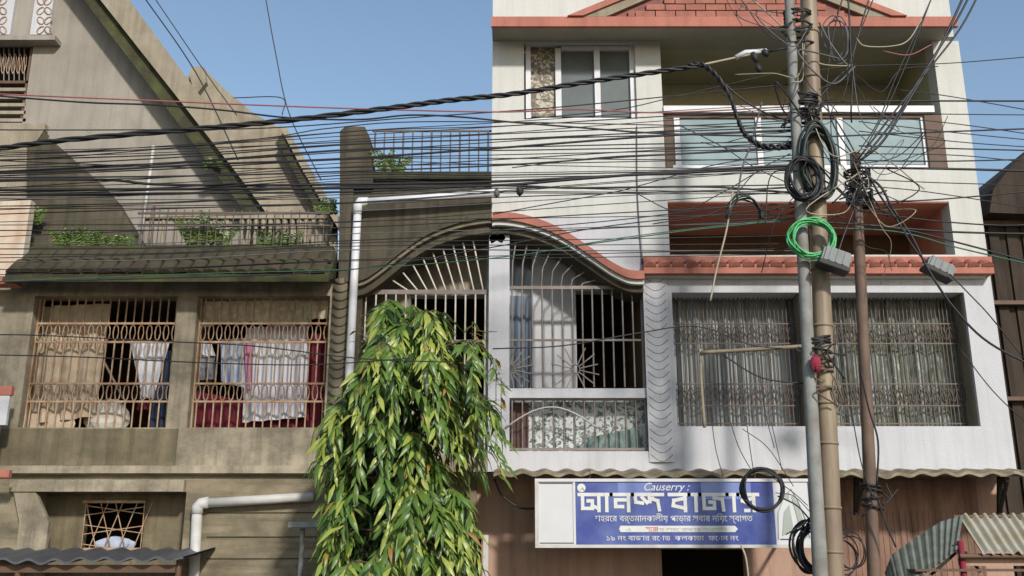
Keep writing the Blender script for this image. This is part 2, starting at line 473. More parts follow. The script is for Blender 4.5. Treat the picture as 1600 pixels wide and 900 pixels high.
# room behind the grilles
zf, zc = z668 - 0.06, z462 + 0.08
mb = MB().box(LX0, LX1, 2.3, 2.4, zf, zc).box(LX0, LX1, .241, 2.3, zf - .1, zf).box(LX0, LX1, .241, 2.3, zc, zc + .1)
mb.box(LX0, LX0 + .1, .241, 2.3, zf, zc).box(LX1 - .1, LX1, .241, 2.3, zf, zc).box(w1[1] + .05, w2[0] - .05, .6, 2.3, zf, zc)
part('balcony_room', mb, 'room_brown', H1)
part('roof_slab', MB().box(LX0, LX1, 0.0, 5.0, z437, fz(400)), 'dark_plaster', H1)
# grilles of the two openings
def oval_mesh(mat, w, h, r):
    pts = [(w * math.cos(a), 0, h * math.sin(a)) for a in [2 * math.pi * i / 8 for i in range(8)]]
    return MB().tube(pts, r, 3, closed=True).mesh('ornament', mat, smooth=True)
OV1 = oval_mesh('rust_bar', 0.030, 0.088, 0.0085)
def grille_left(x0, x1, n):
    Y = 0.13
    gr = part('grille', MB().box(x0, x1, Y - .01, Y + .01, fz(536, Y), fz(533, Y)).box(x0, x1, Y - .01, Y + .01, fz(507, Y), fz(504, Y))
              .box(x0, x1, Y - .01, Y + .01, fz(601, Y), fz(598, Y)).box(x0, x1, Y - .01, Y + .01, fz(629, Y), fz(626, Y))
              .box(x0, x0 + .015, Y - .014, Y + .014, z668, z462).box(x1 - .015, x1, Y - .014, Y + .014, z668, z462), 'rust_bar', H1)
    dx = (x1 - x0) / n
    for i in range(n):
        x = x0 + dx * (i + .5)
        for a, b in ((z668, fz(629, Y)), (fz(598, Y), fz(536, Y)), (fz(504, Y), z462)):
            rod('bar', (x, Y, a), (x, Y, b), 0.0095, 'rust_bar', gr, 5)
        for py in (520, 613.5):
            shared('ornament', OV1, (x, Y, fz(py, Y)), gr, scale=(1, 1, 1.05))
grille_left(w1[0], w1[1], 17)
grille_left(w2[0], w2[1], 16)
# small grille in the niche
gr = part('niche_grille', MB().pbox(129, 856, 227, 860, .30, .34).pbox(129, 782, 227, 786, .30, .34), 'rust_bar', H1)
for i in range(9):
    x = fx(131 + i * 11.5, 820, .32)
    rod('bar', (x, .32, fz(858, .32)), (x + (.16 if i % 2 else -.16) * (0 if i in (0, 8) else 1), .32, fz(785, .32)), .006, 'rust_bar', gr, 5)
for i in range(5):
    z = fz(790 + i * 15, .325)
    rod('bar', (fx(131, 820, .325), .325, z), (fx(225, 820, .325), .325, z + .09 * (1 if i % 2 else -1)), .006, 'rust_bar', gr, 5)
# tiled eave
p_top = (0.03, fz(394, .03)); p_bot = (-.36, fz(428, -.36))
ex0, ex1 = fx(22, 415, -.2), fx(520, 415, -.2)
mb = MB()
mb.v = []
for x in (ex0, ex1):
    pass
k = [(p_top[0], p_top[1]), (p_bot[0], p_bot[1]), (p_bot[0], p_bot[1] - .07), (p_top[0], p_top[1] - .3)]
mb.face([(ex0, y, z) for y, z in k]); mb.face([(ex1, y, z) for y, z in reversed(k)])
for i in range(4):
    j = (i + 1) % 4
    mb.face([(ex0, k[j][0], k[j][1]), (ex0, k[i][0], k[i][1]), (ex1, k[i][0], k[i][1]), (ex1, k[j][0], k[j][1])])
eave = part('tiled_eave', mb, 'mossy_dark', H1)
part('gutter', MB().box(ex0, ex1, -.40, -.362, fz(440, -.4), fz(433, -.4)), 'mossy_dark', H1)
def tile_mesh(name, mat, w, l, h):
    mb = MB(); n = 6
    for a in range(n):
        t0, t1 = math.pi * a / n, math.pi * (a + 1) / n
        p = [(-w / 2 * math.cos(t0), h * math.sin(t0)), (-w / 2 * math.cos(t1), h * math.sin(t1))]
        mb.face([(p[0][0], -l / 2, p[0][1]), (p[1][0], -l / 2, p[1][1]), (p[1][0], l / 2, p[1][1] * .8), (p[0][0], l / 2, p[0][1] * .8)])
        mb.face([(0, -l / 2, 0), (p[1][0], -l / 2, p[1][1]), (p[0][0], -l / 2, p[0][1])])
    return mb.mesh(name, mat)
TL = tile_mesh('tile', 'old_tile', .155, .27, .05)
sl = math.atan2(p_top[1] - p_bot[1], p_top[0] - p_bot[0])
nt_ = 21
for r in range(2):
    for i in range(nt_):
        x = ex0 + (ex1 - ex0) * (i + .5 + .25 * r) / (nt_ + .3)
        t = .24 + .45 * r
        y = p_bot[0] + (p_top[0] - p_bot[0]) * t; z = p_bot[1] + (p_top[1] - p_bot[1]) * t
        shared('tile', TL, (x, y - .012, z + .012), eave, (sl + random.uniform(-.06, .06), random.uniform(-.05, .05), random.uniform(-.06, .06)))
# roof terrace railing
Yr = 0.12
kerb = MB().pbox(44, 384, 520, 402, Yr - .06, Yr + .06)
part('terrace_kerb', kerb, 'mossy_dark', H1)
rl = part('terrace_railing', MB().pbox(215, 331, 515, 334, Yr - .012, Yr + .012).pbox(215, 351, 515, 353, Yr - .01, Yr + .01), 'dark_bar', H1)
for i in range(23):
    px = 218 + i * 13
    rod('bar', at(px, 386, Yr), (fx(px, 386, Yr), Yr, fz(329 + random.uniform(-2, 2), Yr)), .007, 'dark_bar', rl, 5)
rod('bar', at(236, 386, Yr), at(241, 322, Yr), .014, 'dark_bar', rl, 5)
bal_prof = [(0, .035), (.04, .035), (.06, .022), (.14, .034), (.22, .02), (.30, .03), (.34, .035), (.37, .035)]
mbb = MB().tube([(0, 0, z) for z, r in bal_prof], 1, 8, rs=[r for z, r in bal_prof])
BAL = mbb.mesh('baluster', 'slab_concrete', smooth=True)
bl = part('balustrade', MB().pbox(222, 334, 512, 341, .52, .62), 'slab_concrete', H1)
for i in range(13):
    px = 375 + i * 11.3
    shared('baluster', BAL, at(px, 388, .57), bl)
for i in range(7):
    px = 232 + i * 20
    shared('baluster', BAL, at(px, 388, .57), bl, scale=(.8, .8, 1))
# dark wall standing in for a diagonal shadow across the tower wall
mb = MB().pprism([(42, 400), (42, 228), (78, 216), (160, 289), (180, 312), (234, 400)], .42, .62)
part('shadow_wall', mb, 'old_arch_concrete', H1)
mb = MB().pprism([(-60, 310), (-60, 204), (68, 204), (60, 216), (44, 236), (44, 310)], .63, .8)
part('landing_wall', mb, 'slab_concrete', H1)
# stair tower wall
YT = 1.0
xe = fx(44, 130, YT)
mb = MB()
pts = [(fx(x, y, YT), fz(y, YT)) for x, y in [(120, -80), (150, -10), (300, 180), (380, 285), (462, 400)]]
mb.prism([(xe, fz(402, YT)), (xe, fz(-80, YT))] + pts[:0] + [(fx(60, -80, YT), fz(-80, YT))] + pts[1:], YT, YT + .2)
mb.box(-8, xe, YT, YT + .2, fz(402, YT), fz(192, YT)).box(-8, xe, YT, YT + .2, fz(62, YT), fz(-80, YT))
part('stair_tower_wall', mb, 'beige_plaster', H1)
part('tower_room', MB().box(-9, xe + .3, 1.7, 1.8, fz(230, YT), fz(-80, YT)).box(-9, xe + .3, YT + .21, 1.69, fz(60, YT) + .02, fz(60, YT) + .1), 'room_dark', H1)
part('window_hood', MB().pbox(-60, 55, 86, 62, YT - .18, YT - .002), 'beige_plaster', H1)
part('sill', MB().pbox(-60, 193, 70, 203, YT - .10, YT - .002), 'slab_concrete', H1)
for a, b in ((-40, 24), (55, 84)):
    p = part('carved_panel', MB().pbox(a, -60, b, 54, YT - .05, YT - .003), 'white_paint', H1)
    for kx in range(2):
        for kz in range(4):
            cx = a + (b - a) * (.3 + .4 * kx); cz = 2 + kz * 15
            c = at(cx, cz, YT - .055)
            shared('relief', OV1, c, p, (0, .6 * (1 if (kx + kz) % 2 else -1), 0), (1.3, 1, .7))
wn = part('tower_window', MB().pbox(-40, 126, 44, 130, YT + .02, YT + .07).pbox(-40, 62, 44, 66, YT + .02, YT + .07).pbox(40, 62, 44, 192, YT + .02, YT + .07), 'brown_wood', H1)
for i in range(6):
    rod('bar', at(-2 + i * 8, 126, YT + .04), at(-2 + i * 8, 66, YT + .04), .008, 'grey_bar', wn, 5)
    a = at(-2 + i * 8, 100, YT + .04)
    shared('ornament', OV1, a, wn, scale=(.8, 1, 1.6))
for i in range(5):
    part('louvre', MB().pbox(-40, 137 + i * 12, 40, 142 + i * 12, YT + .0, YT + .06), 'slab_concrete', wn)
# sloping stair roof slabs
part('stair_roof_slab', MB().pprism([(157, 0), (120, -46), (165, -46), (202, 0), (310, 146), (400, 262), (492, 385), (455, 385), (368, 268), (277, 152)], .62, 1.3), 'slab_concrete', H1)
part('slab_fascia', MB().pprism([(131, 0), (95, -46), (121, -46), (158, 0), (278, 152), (369, 268), (456, 386), (424, 386), (335, 268), (246, 150)], .70, .995), 'mossy_dark', H1)
part('rear_stair_wall', MB().pprism([(240, 402), (250, 130), (297, 118), (303, 104), (318, 106), (352, 140), (397, 178), (440, 201), (472, 260), (524, 345), (524, 402)], 2.0, 2.2), 'slab_concrete', H1)
part('rear_roof_slab', MB().pprism([(436, 196), (448, 200), (482, 258), (528, 335), (528, 356), (474, 268)], 1.75, 2.3), 'slab_concrete', H1)
part('rear_slab_fascia', MB().pprism([(434, 222), (440, 212), (474, 268), (522, 350), (516, 362), (468, 285)], 1.80, 1.995), 'mossy_dark', H1)
part('cap_block', MB().pprism([(299, 104), (318, 104), (322, 128), (305, 150), (296, 118)], 1.9, 2.25), 'slab_concrete', H1)

# thin pipe on the terrace, ground-floor pipes
tag(part('standpipe', MB().tube([at(217, 390, .38), at(231, 295, .38), at(240, 228, .38)], .02, 8), 'pvc_pipe', None, True), 'thin pale standpipe rising beside the dark shadow-shaped wall', 'pipe')
dp = thing('drain_pipe', 'grey plastic drain pipe with an elbow on the brown ground-floor wall', 'pipe', at(308, 890, -.06))
Yp = -.06
part('riser', MB().tube([(fx(303, 900, Yp), Yp, .13), at(303, 900, Yp), at(308, 800, Yp)], .054, 10), 'pvc_pipe', dp, True)
part('elbow', MB().tube([at(308, 803, Yp), at(309, 792, Yp), at(314, 787, Yp), at(326, 785, Yp)], .062, 10), 'pvc_pipe', dp, True)
part('branch', MB().tube([at(322, 786, Yp), at(490, 776, Yp)], .05, 10), 'pvc_pipe', dp, True)
tp = thing('vent_post', 'slim grey post with a flat cross arm beside the leafy tree', 'post', (fx(472, 900, -.5), -.5, .13))
part('post', MB().tube([(fx(470, 900, -.5), -.5, .13), at(473, 826, -.5)], .024, 8), 'steel_pole', tp, True)
part('cross_arm', MB().pbox(450, 815, 500, 824, -.62, -.4), 'plastic_grey', tp)
# dark tin awning at the lower left
aw = thing('tin_awning', 'dark corrugated tin awning below the niche window', 'awning', (-5.2, -.6, 2.4))
xa0, xa1 = -7.0, fx(292, 868, -.9)
part('sheet', MB().corrugated(xa0, xa1, (0.02, fz(858, 0.0)), (-1.0, fz(874, -1.0)), .24, .02, .02, wob=.008), 'tin_dark', aw)
part('beam', MB().box(xa0, xa1 - .1, -.9, -.84, fz(874, -.9) - .12, fz(874, -.9) - .05), 'brown_wood', aw)
for px in (30, 280):
    rod('prop', (fx(px, 880, -.87), -.87, .13), (fx(px, 880, -.87), -.87, fz(876, -.87)), .03, 'brown_wood', aw)
rg = part('rag_heap', MB(), 'cloth_white') if False else None
def blob(name, label, cat, c, rx, ry, rz, mat, seed, parent=None):
    rnd = random.Random(seed); mb = MB(); nu, nv = 14, 8
    P = [[Vector((c.x + rx * math.sin(math.pi * j / nv) * math.cos(2 * math.pi * i / nu) * (1 + .22 * math.sin(3 * i + seed) * rnd.uniform(.4, 1)),
                  c.y + ry * math.sin(math.pi * j / nv) * math.sin(2 * math.pi * i / nu),
                  c.z + rz * math.cos(math.pi * j / nv) * (1 + .2 * math.sin(2.2 * i + j + seed)))) for i in range(nu)] for j in range(nv + 1)]
    for j in range(nv):
        for i in range(nu):
            mb.face([P[j][i], P[j + 1][i], P[j + 1][(i + 1) % nu], P[j][(i + 1) % nu]])
    o = part(name, mb, mat, parent, True)
    if not parent: tag(o, label, cat)
    return o
blob('rag_bundle', 'pale crumpled rags stuffed in the small niche window', 'rags', at(180, 850, .42), .22, .05, .07, 'cloth_blue', 3)

# laundry and sheets behind the left grilles
cloth('jute_sheet', 'tan jute sheet hung across the left half of the balcony opening', 'sheet', [(40, 480), (172, 474), (146, 650), (22, 668)], .26, 'jute', 4, .05)
cloth('straw_blind', 'ragged straw blind rolled at the top of the laundry opening', 'blind', [(300, 472), (514, 466), (516, 500), (300, 510)], .20, 'mat_straw', 9, .025, wavy=.05)
cloth('white_towel', 'white towel tapering to a point, hung above a maroon cloth', 'towel', [(203, 536), (264, 536), (238, 622), (220, 622)], .36, 'cloth_white', 3, .03)
cloth('bed_sheet', 'large white bed sheet drying between the blue shirt and maroon curtain', 'bed sheet', [(384, 512), (481, 508), (478, 652), (378, 660)], .34, 'cloth_white', 4, .035)
cloth('blue_shirt', 'pale blue patterned shirt drying beside the large white bed sheet', 'shirt', [(345, 530), (386, 528), (382, 606), (346, 596)], .37, 'cloth_blue', 2, .03)
cloth('printed_cloth', 'dark printed cloth drying next to the balcony pillar', 'cloth', [(308, 558), (336, 558), (338, 592), (312, 594)], .33, 'cloth_print', 2, .02)
cloth('white_vest', 'small white vest hanging above the dark printed cloth', 'vest', [(310, 532), (330, 536), (336, 556), (312, 560)], .35, 'cloth_white', 2, .02)
cloth('pink_strip', 'narrow pink cloth along the edge of the white bed sheet', 'cloth', [(382, 534), (396, 534), (394, 608), (386, 608)], .31, 'cloth_pink', 1, .02)
cloth('maroon_curtain', 'deep maroon curtain at the end of the laundry opening', 'curtain', [(481, 520), (518, 520), (516, 672), (478, 672)], .42, 'cloth_maroon', 3, .04)
cloth('navy_trousers', 'dark navy trousers hanging beside the tapering white towel', 'trousers', [(252, 548), (270, 548), (266, 672), (232, 672)], .40, 'cloth_navy', 2, .03)
cloth('maroon_cloth', 'dark red cloth hung low behind the tapering white towel', 'cloth', [(222, 600), (250, 600), (246, 640), (214, 640)], .45, 'cloth_maroon', 2, .03)
cloth('red_blanket', 'dark red blanket folded along the foot of the laundry opening', 'blanket', [(304, 610), (482, 648), (500, 674), (300, 674)], .46, 'cloth_maroon', 6, .04)
blob('stuffed_sack', 'bulging pale sack of belongings beside a slanted stick', 'sack', at(168, 652, .40), .24, .10, .18, 'bag_white', 5)
blob('cloth_heap', 'low heap of tan cloth in front of the jute sheet', 'cloth heap', at(70, 662, .30), .32, .05, .13, 'jute', 9)
tag(part('stick', MB().tube([at(163, 566, .27), at(192, 622, .29)], .014, 6), 'wood_stick', None, True), 'slanted wooden stick leaning above the pale sack', 'stick')

# ================================================================== NEIGHBOUR, far left
N1 = thing('painted_house', 'edge of a neighbouring house with peeling cream and orange paint', 'house', (-6.4, -.2, 0))
part('wall', MB().box(-8.6, fx(40, 370, -.12), -.12, -.004, fz(431, -.12), fz(312, -.12)), 'neighbour_paint', N1)
part('cornice', MB().box(-8.6, fx(24, 436, -.3), -.3, -.121, fz(443, -.3), fz(431, -.3)), 'coral_paint', N1)
sb = thing('board_end', 'end of a red and white hanging board beside the brown corner pillar', 'board', at(4, 640, -.35))
part('red_edge', MB().pbox(-40, 603, 18, 617, -.36, -.30), 'coral_paint', sb)
part('white_panel', MB().pbox(-40, 618, 12, 664, -.35, -.31), 'white_paint', sb)
part('bottom_edge', MB().pbox(-40, 734, 14, 746, -.36, -.30), 'coral_paint', sb)
part('bracket', MB().pbox(-40, 664, -4, 734, -.34, -.32), 'dark_bar', sb)

# ================================================================== ARCHED HOUSE
H2 = thing('arched_house', 'three-storey white house with a coral arch, its left end unpainted brown', 'house', (1.8, 0, 0))
XR = 5.36
XW0 = fx(769, 180); XK = fx(1004, 400); XP0, XP1 = fx(763, 580), fx(796, 580)
zTop = fz(64); zA = fz(341)
winU = (fx(819, 125), fx(996, 125), fz(186), fz(63.9))
balc = (fx(1037, 200), fx(1462, 110), fz(263), zTop + .0)
logg = (fx(1045, 360), fx(1488, 360), fz(398), fz(315))
mb = MB().grid(XW0, XK, zA, zTop, [(winU[0], winU[1], winU[2], zTop - .03)], 0.0, 0.22)
mb2 = MB()
part('upper_wall', mb, 'cream_paint', H2)
mb = MB().grid(XK, XR, fz(430), zTop, [(balc[0], balc[1], balc[2], zTop + 1), logg], 0.0, 0.22)
part('upper_wall', mb, 'cream_paint', H2)
arch = [(556, 441), (575, 436), (600, 419), (630, 395), (665, 371), (706, 354), (745, 345), (785, 342), (828, 349), (872, 366), (915, 393), (950, 417), (975, 430), (990, 433), (1004, 433)]
arcl = smooth_line([Vector((x, y, 0)) for x, y in arch], 4)
arcl = [(p.x, p.y) for p in arcl]
aL = [p for p in arcl if p[0] <= 768]; aR = [p for p in arcl if p[0] > 768]
ym = 343.2
aL.append((768.5, ym)); aR.insert(0, (769.5, ym))
W2 = lambda pts, Y=0.0: [(fx(x, y, Y), fz(y, Y)) for x, y in pts]
part('spandrel', MB().prism([(XW0, zA), ] + [(max(x, XW0), min(z, zA - .001)) for x, z in W2(aR)] + [(XK, zA)], 0.0, 0.22), 'white_paint', H2)
XB0 = fx(531, 360)
part('old_parapet', MB().prism([(XB0, fz(283)), (XB0, fz(441))] + W2(aL) + [(XW0 - .003, fz(283))], 0.0, 0.22), 'old_arch_concrete', H2, label='unpainted brown concrete parapet over the left half of the arch')
part('old_coping', MB().box(XB0, XW0 - .004, -.08, .26, fz(283) + .001, fz(272)), 'mossy_dark', H2)
part('pier', MB().pprism([(529, 440), (531, 290), (531, 205), (540, 197), (570, 198), (577, 212), (583, 288), (583, 292), (552, 294), (552, 440)], -.085, .30), 'old_arch_concrete', H2)
rr = part('roof_railing', MB().box(fx(580, 206), XW0 - .01, .08, .10, fz(206, .09), fz(203.5, .09)), 'dark_bar', H2)
for i in range(13):
    px = 585 + i * 14.8
    rod('bar', (fx(px, 240, .09), .09, fz(274, .09)), (fx(px, 240, .09), .09, fz(205, .09)), .0085 if i % 3 else .012, 'dark_bar', rr, 5)
# arch mouldings: cap, strip, soffit
def band(pts, d0, d1, Y0, Y1):
    mb = MB()
    t = [(fx(x, y, 0), fz(y, 0)) for x, y in pts]
    for i in range(len(t) - 1):
        a, b = t[i], t[i + 1]
        mb.prism([(a[0], a[1] - d0), (b[0], b[1] - d0), (b[0], b[1] - d1), (a[0], a[1] - d1)], Y0, Y1)
    return mb
part('arch_cap', band(aR, -.03, .065, -.16, -.002), 'coral_paint', H2)
part('arch_strip', band(aR, .065, .115, -.12, -.002), 'cream_paint', H2)
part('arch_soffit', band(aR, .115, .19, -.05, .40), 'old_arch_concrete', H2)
part('old_arch_cap', band(aL, -.02, .04, -.16, -.003), 'old_arch_concrete', H2)
part('old_arch_strip', band(aL, .04, .085, -.12, -.003), 'arch_trim_old', H2)
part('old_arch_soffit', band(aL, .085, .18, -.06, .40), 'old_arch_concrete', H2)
# veranda: back wall, floor, sides, pillars
XV0, XV1 = fx(548, 580), fx(1012, 580)
zS = fz(705); zB = fz(737)
Yb = 0.62
drL = (fx(640, 510, Yb), fx(758, 510, Yb), fz(640, Yb), fz(462, Yb))
drR = (fx(897, 530, Yb), fx(1000, 530, Yb), fz(607, Yb), fz(455, Yb))
mb = MB().grid(XV0 - .3, XV1 + .3, zB, zA, [drL, drR], Yb, Yb + .15)
part('veranda_wall', mb, 'white_paint', H2)
part('old_veranda_wall', MB().grid(XV0 - .3, XP0 - .05, zB, zA - .03, [drL], Yb - .02, Yb - .003), 'slab_concrete', H2)
part('veranda_room', MB().box(XV0, XV1 + .3, 3.0, 3.1, zB, zA).box(XV0, XV1 + .3, Yb + .16, 3.0, fz(445, Yb), fz(445, Yb) + .1), 'room_dark', H2)
part('veranda_floor', MB().box(XV0, XV1, .23, Yb - .01, zB, zB + .12), 'pavement_concrete', H2)
part('veranda_ceiling', MB().box(XV0, XV1, .23, Yb - .01, zA - .02, zA + .1), 'soffit_grey', H2)
part('veranda_side', MB().box(XV1, XV1 + .1, .23, Yb - .01, zB, zA - .03), 'white_paint', H2)
part('veranda_side', MB().box(XV0 - .1, XV0, .23, Yb - .01, zB, zA - .03), 'old_arch_concrete', H2)
part('pillar', MB().box(XP0, XP1, 0.0, .2, zB, fz(352)), 'white_paint', H2)
part('sill', MB().box(XP0, XK, -.001, .22, zB, zS), 'white_paint', H2)
part('old_sill', MB().box(fx(516, 720), XP0 - .002, -.001, .22, zB, zS), 'brown_plaster', H2)
part('old_pillar', MB().box(fx(531, 560), fx(562, 560), .0, .2, zS, fz(441)), 'old_arch_concrete', H2)
part('mid_beam', MB().box(XP1, XV1, .03, .13, fz(621), fz(606)), 'white_paint', H2)
part('wall_panel', MB().pbox(832, 360, 900, 606, .56, .615), 'white_paint', H2)
part('fanlight', MB().pbox(802, 384, 830, 446, .58, .615), 'window_glass', H2)
cloth('slate_curtain', 'slate blue curtain hanging beside the dark veranda doorway', 'curtain', [(797, 462), (829, 462), (829, 606), (797, 606)], .50, 'curtain_slate', 3, .03)
part('floral_screen', MB().box(XP1, XV1, .30, .33, zS - .02, fz(622, .3)), 'floral_screen', H2)
cloth('red_mat', 'dull brown-red mat draped inside the lower veranda grille', 'mat', [(798, 630), (826, 630), (826, 700), (797, 700)], .24, 'cloth_dull', 2, .02)
cloth('teal_cloth', 'dull teal cloth heaped behind the lower veranda grille', 'cloth', [(918, 684), (996, 668), (1002, 702), (900, 702)], .24, 'cloth_teal', 5, .02, wavy=.05)
# arch grille
Yg = .08
ag = part('arch_grille', MB().box(fx(562, 452, Yg), XP0, Yg - .012, Yg + .012, fz(460, Yg), fz(453, Yg))
          .box(XP1, XV1, Yg - .012, Yg + .012, fz(452, Yg), fz(447, Yg)).box(XP1, XV1, Yg - .01, Yg + .01, fz(533, Yg), fz(530, Yg))
          .box(XP1, XV1, Yg - .01, Yg + .01, fz(704, Yg), fz(700, Yg)).box(XP1, XV1, Yg - .01, Yg + .01, fz(626, Yg), fz(623, Yg))
          .box(fx(562, 540, Yg), XP0, Yg - .01, Yg + .01, fz(535, Yg), fz(531, Yg)), 'grey_bar', H2)
for i in range(13):
    px = 568 + i * 15.8
    rod('bar', (fx(px, 560, Yg), Yg, zS), (fx(px, 560, Yg), Yg, fz(455, Yg)), .011, 'cream_bar', ag, 5)
for i in range(14):
    px = 800 + i * 15.9
    if px > 1008: break
    x = fx(px, 560, Yg)
    rod('bar', (x, Yg, fz(605, Yg)), (x, Yg, fz(450, Yg)), .0105, 'grey_bar', ag, 5)
    rod('bar', (x, Yg, zS), (x, Yg, fz(622, Yg)), .0105, 'grey_bar', ag, 5)
def arch_y(px):
    for i in range(len(arcl) - 1):
        a, b = arcl[i], arcl[i + 1]
        if a[0] <= px <= b[0]:
            return a[1] + (b[1] - a[1]) * (px - a[0]) / max(1e-6, b[0] - a[0])
    return 440
for i in range(12):                       # fan of bars in the arch, left and right
    b = 755 - i * 14.5
    t = b - 16 - i * 1.2
    if arch_y(t) + 32 < 448: rod('fan_bar', at(b, 455, Yg), at(t, arch_y(t) + 30, Yg), .011, 'cream_bar', ag, 5)
for i in range(13):
    b = 800 + i * 15.2
    t = b + 6 + i * 2.6
    yt = arch_y(t) + 34
    if yt < 444:
        mid = (b + 1 + i * .4, (450 * .45 + yt * .55))
        rod('fan_bar', at(b, 450, Yg), at(mid[0], mid[1], Yg), .010, 'grey_bar', ag, 5)
        rod('fan_bar', at(mid[0], mid[1], Yg), at(t, yt, Yg), .010, 'grey_bar', ag, 5)
part('keystone_boss', MB().pprism([(764, 372), (770, 364), (778, 368), (786, 363), (790, 372), (784, 380), (776, 376), (768, 381)], .0, .05), 'arch_trim_old', H2)
for cx, a0, a1 in ((899, 0, 360), (797, -90, 90)):
    c = at(cx, 577, Yg - .02)
    fo = part('fan_ornament', MB().tube([c + Vector((.05 * math.cos(t), 0, .05 * math.sin(t))) for t in [2 * math.pi * q / 10 for q in range(10)]], .007, 4, closed=True), 'grey_bar', ag, True)
    n = 14 if a1 - a0 == 360 else 8
    for q in range(n):
        a = math.radians(a0 + (a1 - a0) * (q + .5) / n)
        d = Vector((math.cos(a), 0, math.sin(a)))
        rod('spoke', c + d * .05, c + d * random.uniform(.25, .28), .008, 'grey_bar', fo, 4)
hb = part('hoop', MB().tube([at(790 + 150 * t, 668 - 32 * math.sin(math.pi * min(1, t * 1.05)), -.02) for t in [q / 14 for q in range(15)]], .009, 5), 'pvc_pipe', ag, True)
# swagged columns
def column(x0, x1, ya, yb, n, mat, rmat, r, Y, bulge, name, drop=.075):
    zt, zb = fz(ya, Y), fz(yb, Y)
    mb = MB(); N = 8; prof = []
    for i in range(N + 1):
        u = i / N
        prof.append((x0 + (x1 - x0) * u, Y - bulge * math.sin(math.pi * u)))
    for i in range(N):
        a, b = prof[i], prof[i + 1]
        mb.face([(a[0], a[1], zb), (b[0], b[1], zb), (b[0], b[1], zt), (a[0], a[1], zt)])
    mb.face([(p[0], p[1], zt) for p in prof]); mb.face([(p[0], p[1], zb) for p in reversed(prof)])
    mb.face([(x0, Y, zb), (x0, Y, zt), (x1, Y, zt), (x1, Y, zb)])
    c = part(name, mb, mat, H2, True)
    pts = []
    for i in range(9):
        u = i / 8
        x = (x1 - x0) * .86 * (u - .5)
        pts.append((x, -bulge * math.sin(math.pi * (.07 + .86 * u)), -drop * math.sin(math.pi * u)))
    sw = MB().tube(pts, r, 3).mesh('swag', rmat, smooth=True)
    for i in range(n):
        z = zb + (zt - zb) * (i + .9) / n
        shared('swag', sw, ((x0 + x1) / 2, Y, z), c)
column(fx(1009, 575), fx(1048, 575), 432, 722, 23, 'white_paint', 'cable_grey', .0052, -.012, .03, 'swag_column')
column(fx(515, 560), fx(545, 560), 437, 738, 22, 'arch_trim_old', 'mossy_dark', .014, -.02, .07, 'old_swag_column', .06)
# first floor right
rw1 = (fx(1054, 560), fx(1259, 560), fz(666), fz(457))
rw2 = (fx(1294, 560), fx(1519, 560), fz(666), fz(457))
part('first_floor_wall', MB().grid(XK, XR, zB, fz(430), [rw1, rw2], 0.0, 0.32), 'white_paint', H2)
part('first_floor_room', MB().box(XK, XR, 1.9, 2.0, zB, fz(420)).box(XK, XR, .41, 1.9, fz(437), fz(425)).box(XK, XR, .41, 1.9, zB, zB + .1)
     .box(XR - .1, XR, .41, 1.9, zB + .11, fz(438)).box(XK, XK + .1, .41, 1.9, zB + .11, fz(438)), 'room_brown', H2)
OV2 = oval_mesh('dark_bar', .018, .085, .0065)
def grille_right(w, n, mat):
    Y = .235
    rails = MB()
    for py in (462, 506, 537, 600, 634, 662):
        rails.box(w[0], w[1], Y - .008, Y + .008, fz(py + 1, Y), fz(py - 1, Y))
    gr = part('window_grille', rails, mat, H2)
    dx = (w[1] - w[0]) / n
    for i in range(n):
        x = w[0] + dx * (i + .5)
        rod('bar', (x + random.uniform(-.004, .004), Y, w[2]), (x + random.uniform(-.004, .004), Y, w[3]), .0085, mat, gr, 5)
        for py in (521, 617):
            shared('ornament', OV2, (x + dx / 2 * (i < n - 1), Y - .012, fz(py, Y)), gr, (0, .25 * (1 if i % 2 else -1), 0))
grille_right(rw1, 32, 'dark_bar')
grille_right(rw2, 35, 'dark_bar')
def curtain_in(name, label, x0, x1, Y, mat, folds):
    mb = MB(); N = 60
    zb_, zt_ = fz(666, Y), fz(466, Y)
    P = [(x0 + (x1 - x0) * i / N, Y + .03 * math.sin(i / N * folds * 6.283) + .012 * math.sin(i / N * folds * 17)) for i in range(N + 1)]
    for i in range(N):
        a, b = P[i], P[i + 1]
        mb.face([(a[0], a[1], zb_), (b[0], b[1], zb_), (b[0], b[1], zt_), (a[0], a[1], zt_)])
        mb.face([(a[0], a[1] + .006, zb_), (a[0], a[1] + .006, zt_), (b[0], b[1] + .006, zt_), (b[0], b[1] + .006, zb_)])
        mb.face([(a[0], a[1], zb_), (a[0], a[1] + .006, zb_), (b[0], b[1] + .006, zb_), (b[0], b[1], zb_)])
    tag(part(name, mb, mat, None, True), label, 'curtain')
curtain_in('grey_curtain', 'pale grey curtain filling the grilled window by the swagged column', rw1[0] + .02, rw1[1] + .1, .37, 'grey_curtain', 9)
curtain_in('reflection_curtain', 'olive curtain with painted tree reflections in the grilled window at the house corner', rw2[0] - .05, rw2[1] + .1, .37, 'tree_reflection', 7)
part('reveal_trim', MB().box(rw2[1] - .02, rw2[1] - .001, .05, .31, rw2[2] + .002, rw2[3] - .002), 'arch_trim_old', H2)
part('reveal_trim', MB().box(rw1[1] - .02, rw1[1] - .001, .05, .31, rw1[2] + .002, rw1[3] - .002), 'arch_trim_old', H2)
